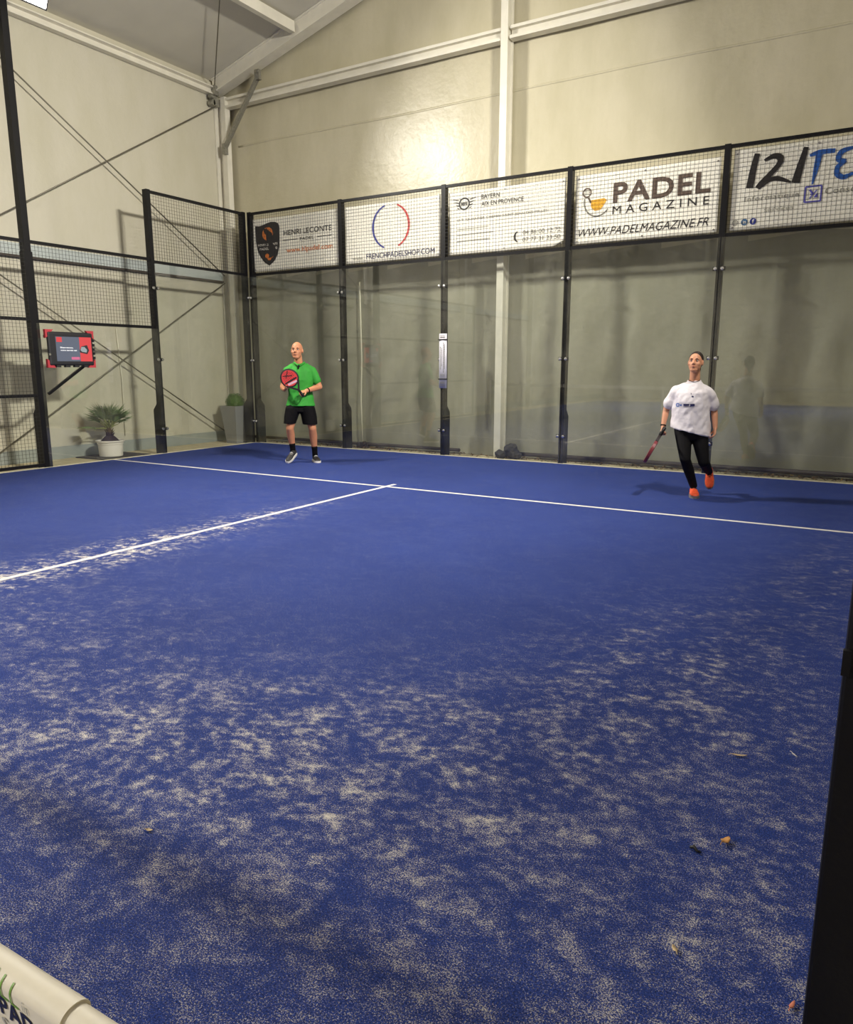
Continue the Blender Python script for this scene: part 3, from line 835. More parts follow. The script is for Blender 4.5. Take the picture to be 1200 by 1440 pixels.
b = MB(); wires(b, (-4.95, YN, 0.01), (1, 0, 0), (0, 0, 1), 9.9, 0.80, 0.045, 0.0028); b.build('net_cords', M_net, nt_, kind='stuff')
for s in (-1, 1):
    q = s*4.985; b = MB(); b.tube([(q, YN, -0.02), (q, YN, -0.001), (q, YN, 0.0), (q, YN, 0.96), (q, YN, 0.962), (q, YN, 0.985)], [0.08, 0.08, 0.038, 0.038, 0.042, 0.042], 16)
    b.build('net_post', M_steel, nt_, smooth=False)
b = MB(); b.span((-0.025, YN - 0.008, 0.0), (0.025, YN + 0.008, 0.80)); b.build('centre_strap', M_tape, nt_)
I_green = INK('green', 122, 168, 62); I_navy2 = INK('dark_navy', 32, 34, 62)
def TP(x, z):                  # print follows the tape over its rounded top edge
    d = ztop(x) + 0.001 - z + 0.045*(x - 4.36)
    if d < 0.01728:
        a = d/0.011
        return (x, YN - 0.01375*math.sin(a) - 0.0006*math.sin(a), ztop(x) + 0.001 - 0.011 + 0.0117*math.cos(a))
    d = d - 0.00628
    return (x, YN - (0.01375 - max(0.0, min(1.0, (d - 0.011)/0.039))*0.00375) - 0.0007, ztop(x) + 0.001 - d)
zt = ztop(4.36)
za, zb = zt - 0.0085, zt - 0.0265
b = MB()
stroke(b, [(4.310, zb), (4.317, za)], [0.0022, 0.0022], TP, 10); stroke(b, [(4.317, za), (4.324, zb)], [0.0022, 0.0022], TP, 10)
for x in (4.328, 4.342):
    stroke(b, [(x, za), (x, zb + 0.001)], [0.0022, 0.0022], TP, 10); stroke(b, [(x - 0.001, zb + 0.001), (x + 0.010, zb + 0.0005)], [0.0022, 0.0022], TP, 4)
build_each(b, 'letter_stroke', I_green, nt_)
lettering('in', I_lgrey, nt_, (4.358, zt - 0.0245, 4.366, zt - 0.0145), TP, 0, 0.1)
lettering('PADEL', I_navy2, nt_, (4.320, zt - 0.0480, 4.400, zt - 0.0270), TP, 0.022, 0, 1.02, None, True)
lettering('SO', I_lgrey, nt_, (4.318, zt - 0.066, 4.346, zt - 0.052), TP, 0.01)

# ------------------------------------------------------------------ score screen on the left mast
M_case = mat('black_case', lin(30, 30, 34), 0.5, 0, 0.5, 0.1, 12)
M_redc = mat('red_bumper', lin(180, 52, 62), 0.5)
def emis(name, c, s):
    m = bpy.data.materials.new(name); m.use_nodes = True
    q = m.node_tree.nodes['Principled BSDF']; q.inputs['Base Color'].default_value = (0.02, 0.02, 0.02, 1); q.inputs['Roughness'].default_value = 0.25
    q.inputs['Emission Color'].default_value = c; q.inputs['Emission Strength'].default_value = s; return m
scr = thing('touch_screen', 'black framed touch screen with red bumper corners on the left mast', 'screen', (-4.9, 6.34, 1.64))
sy0, sy1, sz0, sz1, sx = 5.985, 6.705, 1.385, 1.885, -4.90
o = MB().span((sx - 0.05, sy0 + 0.015, sz0 + 0.02), (sx, sy1 - 0.015, sz1 - 0.02)).build('case', M_case, scr); bevel(o, 0.05, 4)
b = MB()
for k in range(5): b.box((sx - 0.02, sy1 - 0.010, sz0 + 0.13 + 0.06*k), (0.05, 0.024, 0.035))
for k in range(4): b.box((sx - 0.02, sy0 + 0.14 + 0.14*k, sz0 + 0.012), (0.05, 0.07, 0.03))
build_each(b, 'rubber_rib', M_case, scr)
for (yy, zz, a, c) in ((sy0, sz1, 1, -1), (sy1, sz1, -1, -1), (sy0, sz0, 1, 1), (sy1, sz0, -1, 1)):
    b = MB(); L = 0.11; pts = [(yy - a*0.008, zz - c*0.008), (yy + a*L, zz - c*0.008), (yy + a*L*0.72, zz + c*0.03), (yy + a*0.05, zz + c*0.06), (yy + a*0.025, zz + c*L*0.75), (yy - a*0.008, zz + c*L)]
    vs = [(sx - 0.055, p[0], p[1]) for p in pts] + [(sx - 0.012, p[0], p[1]) for p in pts]; n = len(pts)
    b.add(vs, [tuple(range(n)), tuple(reversed(range(n, 2*n)))] + [(k, k + n, (k+1) % n + n, (k+1) % n) for k in range(n)])
    o = b.build('bumper', M_redc, scr); 
    bm = bmesh.new(); bm.from_mesh(o.data); bmesh.ops.recalc_face_normals(bm, faces=bm.faces); bm.to_mesh(o.data); bm.free()
dy0, dy1, dz0, dz1 = sy0 + 0.125, sy1 - 0.050, sz0 + 0.080, sz1 - 0.085
SX = sx + 0.003
MB().span((sx, dy0, dz0), (SX, dy1, dz1)).build('display', emis('display_slate', lin(108, 116, 134), 0.75), scr)
DP = lambda u, v, d=0.001: (SX + d, dy0 + u*(dy1-dy0), dz0 + v*(dz1-dz0))
def quad(u0, v0, u1, v1, m, nm, d=0.001):
    b = MB(); b.add([DP(u0, v0, d), DP(u1, v0, d), DP(u1, v1, d), DP(u0, v1, d)], [(0, 1, 2, 3)]); return b.build(nm, m, scr)
E_red = emis('display_red', lin(232, 70, 74), 0.9); E_white = emis('display_white', (1, 1, 1, 1), 1.0); E_pink = emis('display_pink', lin(235, 120, 160), 0.8); E_grey = emis('display_grey', lin(170, 182, 184), 0.8); E_dark = emis('display_dark', lin(66, 56, 62), 0.5)
quad(0.655, 0, 1, 1, E_red, 'red_field'); quad(0.02, 0.78, 0.17, 0.98, E_red, 'red_logo'); quad(0.40, 0.07, 0.63, 0.18, E_pink, 'button')
b = MB(); b.add([DP(0.70, 0.62, .002), DP(0.64, 0.42, .002), DP(0.66, 0.36, .002), DP(0.86, 0.30, .002), DP(0.92, 0.46, .002), DP(0.87, 0.68, .002)], [(0,1,2,3,4,5)]); b.build('picture', E_dark, scr)
b = MB(); b.add([DP(0.70, 0.60, .003), DP(0.67, 0.46, .003), DP(0.71, 0.40, .003), DP(0.84, 0.37, .003), DP(0.86, 0.48, .003), DP(0.79, 0.60, .003)], [(0,1,2,3,4,5)]); b.build('picture', E_grey, scr)
lettering('Bienvenue,', E_white, scr, (0.11, 0.52, 0.47, 0.59), lambda u, v: DP(u, v), 0.03)
lettering('votre terrain est', E_white, scr, (0.11, 0.42, 0.57, 0.48), lambda u, v: DP(u, v), 0.03)
b = MB(); b.bar((-4.985, 6.60, 1.42), (-4.985, 5.99, 1.02), 0.035, 0.035); b.bar((-4.985, 6.0, 1.80), (-4.985, 6.6, 1.80), 0.035, 0.035); b.box((-4.965, 6.35, 1.66), (0.03, 0.3, 0.3))
build_each(b, 'support_arm', M_steel, scr)
b = MB(); b.disc((sx + 0.004, sy0 + 0.02, sz0 + 0.17), (1, 0, 0), 0.016, 0.02, 10); b.build('latch', M_bolt, scr)

# ------------------------------------------------------------------ paper notice strapped on the middle post
M_paper = mat('notice_paper', lin(214, 212, 222), 0.6, 0, 0.4, 0.04, 10)
pn = thing('paper_notice', 'long paper notice strapped upright round the middle post of the back fence', 'notice', (-0.96, 9.98, 1.47))
b = MB(); ys = []
vs = []
for k in range(9):
    u = k/8; x = -1.03 + 0.135*u; y = 9.972 - 0.012*math.sin(PI*u)
    vs += [(x, y, 1.06), (x, y, 1.89)]
sheet(vs, 9, 2, (0, 0.002, 0)).build('sheet', M_paper, pn, smooth=True)
for z in (1.80, 1.20): MB().box((-0.965, 9.972, z), (0.15, 0.034, 0.016)).build('strap', M_case, pn)
b = MB()
for z0, z1, x in ((1.35, 1.70, -1.0), (1.40, 1.68, -0.975), (1.30, 1.74, -0.945), (1.36, 1.72, -0.93)):
    z = z0
    while z < z1:
        h = random.uniform(0.012, 0.03); b.box((x, 9.958, z + h/2), (0.008, 0.002, h)); z += h + 0.01
for z in (1.86, 1.84, 1.83, 1.27, 1.25, 1.15, 1.13, 1.10): b.box((-0.965, 9.958, z), (0.085, 0.002, 0.005))
b.build('small_print', I_g2, pn, kind='stuff')

# ------------------------------------------------------------------ potted palm on a mat
M_pot = mat('white_plastic_pot', lin(236, 230, 220), 0.4)
M_soil = mat('dark_soil', lin(62, 48, 40), 0.95, 0, 0.2, 0.35, 40, 0.6, 60)
M_trunk = mat('fibrous_trunk', lin(70, 54, 42), 0.95, 0, 0.2, 0.4, 60, 0.6, 80)
M_frond = mat('palm_green', lin(96, 118, 78), 0.5, 0, 0.4, 0.3, 12)
M_stem = mat('palm_stem', lin(140, 148, 92), 0.6, 0, 0.4, 0.2, 12)
M_mat = mat('dark_rubber_mat', lin(70, 66, 62), 0.85, 0, 0.3, 0.2, 15, 0.2, 60)
MATC = (-5.52, 7.33)
b = MB()
R = Matrix.Rotation(0.08, 3, 'Z')
b.box((MATC[0], MATC[1], -0.0115), (0.72, 0.86, 0.017), R)
mo = b.build('floor_mat', M_mat, origin=(MATC[0], MATC[1], -0.02)); bevel(mo, 0.007, 2)
tag(mo, 'dark rectangular floor mat under the white palm pot', 'mat')
px, py = -5.5, 7.27
pm = thing('potted_palm', 'small fan palm in a white round pot by the left tent wall', 'plant', (px, py, -0.003))
def lathe(cx_, cy_, prof_, n=28):
    b = MB(); vs = []
    for (r, z) in prof_: vs += [(cx_ + r*math.cos(2*PI*k/n), cy_ + r*math.sin(2*PI*k/n), z) for k in range(n)]
    fs = [(i*n + k, i*n + (k+1) % n, (i+1)*n + (k+1) % n, (i+1)*n + k) for i in range(len(prof_)-1) for k in range(n)]
    fs.append(tuple(reversed(range(n)))); fs.append(tuple(range((len(prof_)-1)*n, len(prof_)*n)))
    return b.add(vs, fs)
lathe(px, py, [(0.165, -0.003), (0.175, 0.0), (0.186, 0.15), (0.188, 0.18), (0.195, 0.185), (0.197, 0.215), (0.215, 0.225), (0.218, 0.245), (0.205, 0.248), (0.19, 0.235), (0.185, 0.20)]).build('pot', M_pot, pm, smooth=True)
sharp_smooth(pm.children[0], 0.5)
lathe(px, py, [(0.184, 0.18), (0.184, 0.215), (0.14, 0.235), (0.08, 0.30), (0.03, 0.335)]).build('soil', M_soil, pm, smooth=True)
b = MB(); b.tube([(px, py, 0.28), (px - 0.005, py - 0.005, 0.36), (px, py - 0.01, 0.44)], [0.055, 0.048, 0.036], 10)
tr_ = b.build('trunk', M_trunk, pm)
b = MB()
for k in range(26):
    a = random.uniform(0, 2*PI); z = random.uniform(0.29, 0.42); r = 0.05
    b.tube([(px + r*0.8*math.cos(a), py + r*0.8*math.sin(a), z), (px + r*1.5*math.cos(a), py + r*1.5*math.sin(a), z + 0.05)], [0.008, 0.002], 4)
b.build('trunk_fibres', M_trunk, tr_, kind='stuff')
random.seed(11)
fr = [(a, e) for a, e in zip([i*2.4 for i in range(17)], [1.35, 1.15, 1.1, 1.0, 0.95, 1.05, 0.9, 0.85, 0.8, 0.75, 0.95, 0.7, 0.6, 0.65, 0.35, 0.1, 0.5])]
for a, e in fr:
    L = random.uniform(0.15, 0.22)
    d = Vector((math.cos(a)*math.cos(e), math.sin(a)*math.cos(e), math.sin(e)))
    base = Vector((px, py, 0.42)); tip = base + d*L
    MBf = MB(); MBf.tube([base, base + d*L*0.5 + Vector((0, 0, 0.012)), tip], [0.014, 0.009, 0.005], 6)
    st = MBf.build('frond_stem', M_stem, pm, smooth=True)
    side = d.cross(Vector((0, 0, 1))).normalized(); up = side.cross(d).normalized()
    lf = MB(); nb = 21
    for k in range(nb):
        t = -1.05 + 2.1*k/(nb-1)
        bd = (d*math.cos(t) + side*math.sin(t)).normalized()
        Lb = (0.24 + 0.07*random.random())*(0.72 + 0.28*math.cos(t*0.8)); wv_ = 0.0085
        dr = -0.015*abs(t) - 0.02*random.random()
        s2 = bd.cross(up).normalized()
        p0 = tip; p1 = tip + bd*Lb*0.5 + up*0.015; p2 = tip + bd*Lb + Vector((0, 0, dr))
        vs = [p0, p1 + s2*wv_, p1 - s2*wv_, p2, p1 + up*0.008]
        lf.add(vs, [(0, 1, 4), (0, 4, 2), (1, 3, 4), (4, 3, 2)])
    lf.build('fan_blades', M_frond, st, kind='stuff')

# ------------------------------------------------------------------ box ball in a grey planter
M_planter = mat('grey_planter', lin(140, 140, 139), 0.6, 0, 0.4, 0.05, 8)
M_box = mat('boxwood_leaves', lin(86, 116, 54), 0.6, 0, 0.3, 0.35, 40)
cx_, cy_ = -5.42, 9.93
bp_ = thing('box_planter', 'clipped box ball in a tapered grey square planter in the corner', 'plant', (cx_, cy_, -0.02))
b = MB()
def sqring(h, z): return [(cx_ - h, cy_ - h, z), (cx_ + h, cy_ - h, z), (cx_ + h, cy_ + h, z), (cx_ - h, cy_ + h, z)]
vs = sqring(0.13, -0.02) + sqring(0.192, 0.64) + sqring(0.198, 0.64) + sqring(0.198, 0.672) + sqring(0.172, 0.672) + sqring(0.168, 0.60)
fs = [(3, 2, 1, 0)]
for i in range(5):
    for k in range(4): fs.append((i*4 + k, i*4 + (k+1) % 4, (i+1)*4 + (k+1) % 4, (i+1)*4 + k))
fs.append((20, 21, 22, 23)); b.add(vs, fs); b.build('planter', M_planter, bp_)
b = MB().add(sqring(0.160, 0.58) + sqring(0.160, 0.63), [(3,2,1,0), (4,5,6,7), (0,1,5,4), (1,2,6,5), (2,3,7,6), (3,0,4,7)]); b.build('soil', M_soil, bp_)
b = MB(); b.ball((cx_, cy_, 0.73), 0.148, 14, 10)
for k in range(1500):
    v = Vector((random.gauss(0, 1), random.gauss(0, 1), random.gauss(0, 1))).normalized()
    if v.z < -0.75: continue
    p = Vector((cx_, cy_, 0.73)) + v*random.uniform(0.15, 0.185)
    a = v.orthogonal().normalized(); a = Matrix.Rotation(random.uniform(0, 6.28), 3, v) @ a; c = v.cross(a)
    a = (a + v*random.uniform(-0.6, 0.9)).normalized()
    b.add([p - a*0.013, p + c*0.007, p + a*0.013, p - c*0.007], [(0, 1, 2, 3)])
b.build('foliage', M_box, bp_, kind='stuff')

# ------------------------------------------------------------------ odds and ends on the ground
M_dark = mat('dark_tarp_bundle', lin(60, 58, 54), 0.75, 0, 0.4, 0.3, 12, 0.4, 20)
def bundle():
    b = MB()
    b.ball((0.06, 10.33, 0.10), (0.13, 0.055, 0.125), 26, 16); b.ball((-0.07, 10.225, 0.05), (0.10, 0.05, 0.075), 22, 12); b.ball((0.16, 10.31, 0.045), (0.09, 0.06, 0.065), 22, 12)
    b.v = [(x + 0.02*mnoise.noise(Vector((x*22, y*22, z*22))), y + 0.02*mnoise.noise(Vector((x*22 + 7, y*22, z*22))), max(-0.02, z + 0.03*mnoise.noise(Vector((x*18, y*18 + 9, z*18))))) for x, y, z in b.v]
    b.v = [(x - 0.05, y - 0.0, z) for x, y, z in b.v]
    return b
M_leaf = mat('dry_leaf', lin(190, 140, 84), 0.75, 0, 0.3, 0.25, 60)
M_leafp = mat('pale_dry_leaf', lin(205, 180, 140), 0.75, 0, 0.3, 0.2, 60)
def leaf(x, y, size, ang, curl, m, label, name='fallen_leaf', wd=0.6):
    b = MB(); vs = []; N = 7
    for i in range(N):
        u = i/(N-1); wv_ = wd*size*0.5*math.sin(PI*min(1, u*0.94 + 0.04))**0.8 * (1.15 - 0.4*u)
        xx = (u - 0.5)*size
        zc = 0.004 + curl*size*(2*u - 1)**2
        for q in (-1, 0, 1):
            vs.append((xx, q*wv_*(1 + 0.15*math.sin(9*u)), zc + abs(q)*curl*size*0.7))
    ca, sa = math.cos(ang), math.sin(ang)
    vs = [(x + a*ca - c*sa, y + a*sa + c*ca, z) for a, c, z in vs]
    b = sheet(vs, N, 3, (0, 0, -0.0012))
    o = b.build(name, m, origin=(x, y, 0.0), smooth=True)
    st = MB().tube([(x - 0.5*size*ca, y - 0.5*size*sa, 0.006 + curl*size), (x - 0.75*size*ca, y - 0.75*size*sa, 0.004)], 0.0012, 5).build('stalk', m, o)
    return tag(o, label, 'leaf')
leaf(3.115, 1.077, 0.022, 0.3, 0.10, M_leafp, 'small pale leaf alone on the left foreground turf')
leaf(4.638, 1.929, 0.034, 1.1, 0.22, M_leaf, 'curled orange brown leaf on the turf near the entrance post', wd=0.75)
leaf(4.592, 2.488, 0.052, 0.35, 0.06, M_leafp, 'long thin pale leaf lying on the turf above the orange brown leaf', wd=0.22)
leaf(4.605, 1.424, 0.022, 2.2, 0.12, M_leafp, 'tiny whitish leaf on the turf at bottom right of the picture')
leaf(4.868, 1.39, 0.026, 1.3, 0.15, mat('pinkish_leaf', lin(196, 120, 96), 0.7), 'small reddish leaf lying at the foot of the entrance post', wd=0.4)
leaf(4.763, 2.598, 0.035, -0.9, 0.03, M_line, 'thin white sliver of leaf on the turf beside the dark right post', wd=0.14)
b = MB(); b.tube([(4.552, 1.845, 0.006), (4.563, 1.85, 0.009), (4.575, 1.838, 0.005), (4.585, 1.842, 0.004)], [0.004, 0.006, 0.004, 0.002], 7)
tag(b.build('black_scrap', M_wire, origin=(4.563, 1.845, 0), smooth=True), 'small black rubber scrap left of the orange brown leaf', 'scrap')
# litter between turf and back tarp
b = MB(); random.seed(3)
for k in range(900):
    x = random.uniform(-4.9, 6.0); y = random.uniform(10.215, 10.39)
    if random.random() < 0.45: x = random.choice([random.gauss(-2.2, 0.7), random.gauss(0.6, 0.5), random.gauss(2.6, 0.6), random.gauss(4.4, 0.5)])
    if abs(x) > 4.95: continue
    s_ = random.uniform(0.012, 0.034); a = random.uniform(0, 6.28); z = -0.02 + random.uniform(0.004, 0.03)
    u = Vector((math.cos(a), math.sin(a), random.uniform(-0.5, 0.6)))*s_; v = Vector((-math.sin(a), math.cos(a), random.uniform(-0.4, 0.5)))*s_*0.55
    c = Vector((x, y, z + abs(u.z)*0.7 + abs(v.z)))
    b.add([c - u, c + v, c + u, c - v], [(0, 1, 2, 3)])
tag(b.build('leaf_litter', mat('leaf_litter', lin(104, 84, 54), 0.9, 0, 0.2, 0.6, 9)), 'brown leaf litter along the strip between turf and back tarp', 'leaves', kind='stuff')

# ------------------------------------------------------------------ people
def voxel_build(name, b, m, parent, voxel=0.007, smooth_it=4, sub=None):
    """fuse the overlapping closed shapes of b into one continuous skin"""
    me = bpy.data.meshes.new(name); me.from_pydata(b.v, [], b.f); me.update()
    bm = bmesh.new(); bm.from_mesh(me); bmesh.ops.recalc_face_normals(bm, faces=bm.faces); bm.to_mesh(me); bm.free()
    tmp = bpy.data.objects.new(name, me); COL.objects.link(tmp)
    md = tmp.modifiers.new('r', 'REMESH'); md.mode = 'VOXEL'; md.voxel_size = voxel; md.adaptivity = 0
    if smooth_it:
        ms = tmp.modifiers.new('s', 'SMOOTH'); ms.factor = 0.5; ms.iterations = smooth_it
    dg = bpy.context.evaluated_depsgraph_get()
    me2 = bpy.data.meshes.new_from_object(tmp.evaluated_get(dg))
    bpy.data.objects.remove(tmp); bpy.data.meshes.remove(me)
    me2.materials.clear(); me2.materials.append(m); me2.name = name
    me2.polygons.foreach_set('use_smooth', [True]*len(me2.polygons))
    o = bpy.data.objects.new(name, me2); COL.objects.link(o); o.parent = parent
    return o
def local_build(name, b, m, parent, smooth=False):
    me = bpy.data.meshes.new(name); me.from_pydata(b.v, [], b.f); me.materials.append(m)
    if smooth: me.polygons.foreach_set('use_smooth', [True]*len(me.polygons))
    me.update()
    bm = bmesh.new(); bm.from_mesh(me); bmesh.ops.recalc_face_normals(bm, faces=bm.faces); bm.to_mesh(me); bm.free()
    o = bpy.data.objects.new(name, me); COL.objects.link(o); o.parent = parent
    return o
V = Vector
def hand(b, wrist, palm_dir, palm_n, side, curl, scale=1.0, spread=0.10):
    """wrist point, direction of the palm, normal out of the palm, side=+1/-1 thumb side along palm_dir x palm_n"""
    d = V(palm_dir).normalized(); n = V(palm_n); n = (n - d*n.dot(d)).normalized(); s = d.cross(n).normalized()*side
    w_ = V(wrist)
    k = scale
    for q in (-1, -0.33, 0.33, 1):
        b.limb([w_ + s*q*0.016*k + d*0.005, w_ + d*0.082*k + s*q*0.029*k], [0.015*k, 0.0125*k], 8)
    for i, q in enumerate((1, 0.33, -0.33, -1)):
        L = (0.070, 0.078, 0.072, 0.056)[i]*k
        p = w_ + d*0.080*k + s*q*0.029*k
        pts = [p]; a = 0.0
        dirv = (d + s*q*spread).normalized()
        for seg, fr_ in enumerate((0.45, 0.32, 0.23)):
            a += curl*(0.75, 1.0, 0.7)[seg]
            dd = dirv*math.cos(a) + n*math.sin(a)
            p = p + dd*L*fr_; pts.append(p)
        b.limb(pts, [0.0098*k, 0.0092*k, 0.0086*k, 0.0075*k], 8)
    p = w_ + d*0.022*k + s*0.020*k; td = (d*0.55 + s*0.75 + n*0.35).normalized()
    p1 = p + td*0.040*k; t2 = (d*0.8 + s*0.2 + n*0.5).normalized(); p2 = p1 + t2*0.030*k; p3 = p2 + (t2 + n*0.4).normalized()*0.024*k
    b.limb([p, p1, p2, p3], [0.0145*k, 0.0115*k, 0.0100*k, 0.0085*k], 8)

def head_shapes(b, c, k, R):
    """skull, jaw, nose, ears, lips; face looks along local -Y of R"""
    c = V(c)
    T = lambda x, y, z: c + R @ V((x*k, y*k, z*k))
    b.ball(T(0, 0.012, 0.030), (0.074*k, 0.092*k, 0.092*k), 22, 16, R)
    b.ball(T(0, -0.020, -0.035), (0.066*k, 0.070*k, 0.074*k), 20, 14, R)
    b.ball(T(0, -0.048, -0.086), (0.044*k, 0.036*k, 0.032*k), 16, 12, R)
    for s in (-1, 1):
        b.ball(T(s*0.040, -0.052, -0.022), (0.026*k, 0.026*k, 0.026*k), 12, 9, R)
        b.ball(T(s*0.078, 0.012, 0.000), (0.009*k, 0.019*k, 0.031*k), 10, 9, R)
        b.ball(T(s*0.030, -0.071, 0.030), (0.024*k, 0.014*k, 0.010*k), 10, 8, R)
    b.limb([T(0, -0.078, 0.022), T(0, -0.092, 0.000), T(0, -0.104, -0.020)], [0.0085*k, 0.011*k, 0.0135*k], 10)
    for s in (-1, 1): b.ball(T(s*0.012, -0.092, -0.024), 0.010*k, 10, 8)
    b.limb([T(-0.018, -0.081, -0.052), T(0, -0.087, -0.051), T(0.018, -0.081, -0.052)], [0.007*k]*3, 8)
    b.limb([T(-0.015, -0.080, -0.063), T(0, -0.085, -0.064), T(0.015, -0.080, -0.063)], [0.0075*k]*3, 8)
def face_parts(body, c, k, R, m_eye, m_brow, m_lip, open_mouth=False):
    c = V(c); T = lambda x, y, z: c + R @ V((x*k, y*k, z*k))
    for s in (-1, 1):
        b = MB(); b.ball(T(s*0.031, -0.0735, 0.010), (0.0125*k, 0.008*k, 0.0075*k), 12, 8, R); e = local_build('eye', b, M_eyew, body, True)
        b = MB(); b.ball(T(s*0.031, -0.0795, 0.011), (0.0078*k, 0.004*k, 0.0072*k), 10, 8, R); local_build('iris', b, m_eye, e, True)
        b = MB(); b.tube([T(s*0.016, -0.0845, 0.030), T(s*0.032, -0.084, 0.035), T(s*0.047, -0.073, 0.030)], [0.0035*k, 0.004*k, 0.003*k], 6); local_build('eyebrow', b, m_brow, body, True)
    b = MB(); b.tube([T(-0.017, -0.0875, -0.057), T(0, -0.0925, -0.0575), T(0.017, -0.0875, -0.057)], [0.0035*k, (0.007 if open_mouth else 0.0045)*k, 0.0035*k], 8); local_build('mouth', b, m_lip, body, True)

M_eyew = mat('eye_white', lin(225, 220, 214), 0.3)
M_iris = mat('dark_iris', lin(48, 36, 30), 0.25)
M_lip = mat('lips', lin(150, 84, 74), 0.5)
M_skinM = mat('tanned_skin', lin(194, 132, 98), 0.5, 0, 0.4, 0.08, 14, 0.06, 120)
M_skinW = mat('warm_skin', lin(200, 142, 112), 0.5, 0, 0.4, 0.08, 14, 0.06, 120)
M_brow = mat('brow_hair', lin(90, 66, 50), 0.8)
M_hair = mat('dark_brown_hair', lin(44, 34, 30), 0.55, 0, 0.4, 0.3, 40, 0.4, 90)
M_green = mat('green_sport_shirt', lin(54, 150, 54), 0.7, 0, 0.3, 0.10, 8, 0.35, 16)
M_dkgrn = mat('dark_green_panel', lin(28, 70, 40), 0.7, 0, 0.3)
M_white = mat('white_cotton', lin(222, 216, 222), 0.8, 0, 0.25, 0.03, 6, 0.5, 11)
M_black = mat('black_cloth', lin(14, 13, 16), 0.8, 0, 0.12, 0.15, 12, 0.3, 20)
M_legg = mat('black_leggings', lin(16, 15, 18), 0.7, 0, 0.15, 0.15, 12, 0.15, 20)
M_shoeb = mat('black_shoe', lin(40, 38, 40), 0.55, 0, 0.4, 0.3, 30)
M_sole = mat('white_sole', lin(228, 224, 220), 0.6)
M_shoeo = mat('orange_red_shoe', lin(222, 84, 48), 0.5, 0, 0.4, 0.2, 30)
M_soleg = mat('grey_sole', lin(112, 106, 110), 0.7)
M_racred = mat('racket_red', lin(206, 62, 62), 0.4)
M_racblk = mat('racket_black', lin(40, 34, 36), 0.35)
M_racpnk = mat('racket_pale', lin(214, 176, 190), 0.4)

def shoe(parent, heel, toe, up, m_up, m_sole, wd=0.046, laces=True):
    heel = V(heel); toe = V(toe); d = (toe - heel); L = d.length; d.normalize(); up = V(up); up = (up - d*up.dot(d)).normalized(); s = d.cross(up)
    prof_ = [(0.0, 0.62, 0.075), (0.06, 0.74, 0.085), (0.25, 0.80, 0.088), (0.42, 0.86, 0.080), (0.62, 1.0, 0.060), (0.80, 0.95, 0.046), (0.93, 0.70, 0.036), (1.0, 0.35, 0.026)]
    b = MB(); n = 16; vs = []
    for (u, wk, h) in prof_:
        c = heel + d*L*u
        for k in range(n):
            a = 2*PI*k/n; ca, sa = math.cos(a), math.sin(a)
            hh = (0.5 + 0.5*sa)**0.8 * h
            vs.append(c + s*ca*wd*wk*(1.0 if sa < 0.2 else 1 - 0.35*(sa - 0.2)) + up*(hh + 0.012))
    fs = [(i*n + k, i*n + (k+1) % n, (i+1)*n + (k+1) % n, (i+1)*n + k) for i in range(len(prof_)-1) for k in range(n)]
    fs += [tuple(reversed(range(n))), tuple(range((len(prof_)-1)*n, len(prof_)*n))]
    b.add(vs, fs); o = local_build('shoe', b, m_up, parent, True)
    b = MB(); vs = []
    for (u, wk, h) in prof_:
        c = heel + d*(L*(u*1.03 - 0.015))
        w2 = wd*wk*1.10
        vs += [c - s*w2, c + s*w2, c + s*w2*1.02 + up*0.028, c - s*w2*1.02 + up*0.028]
    fs = [(i*4 + k, i*4 + (k+1) % 4, (i+1)*4 + (k+1) % 4, (i+1)*4 + k) for i in range(len(prof_)-1) for k in range(4)]
    fs += [(3, 2, 1, 0), tuple(range((len(prof_)-1)*4, len(prof_)*4))]
    b.add(vs, fs); local_build('sole', b, m_sole, o, False)
    if laces:
        b = MB()
        for u in (0.42, 0.50, 0.58, 0.66):
            c = heel + d*L*u + up*(0.096 - 0.055*(u - 0.40)/0.26*0.75)
            b.limb([c - s*0.024 - up*0.008, c + up*0.003, c + s*0.024 - up*0.008], [0.004]*3, 6)
        local_build('laces', b, m_sole if m_up is not M_shoeo else M_shoeb, o, True)['kind'] = 'stuff'
    return o

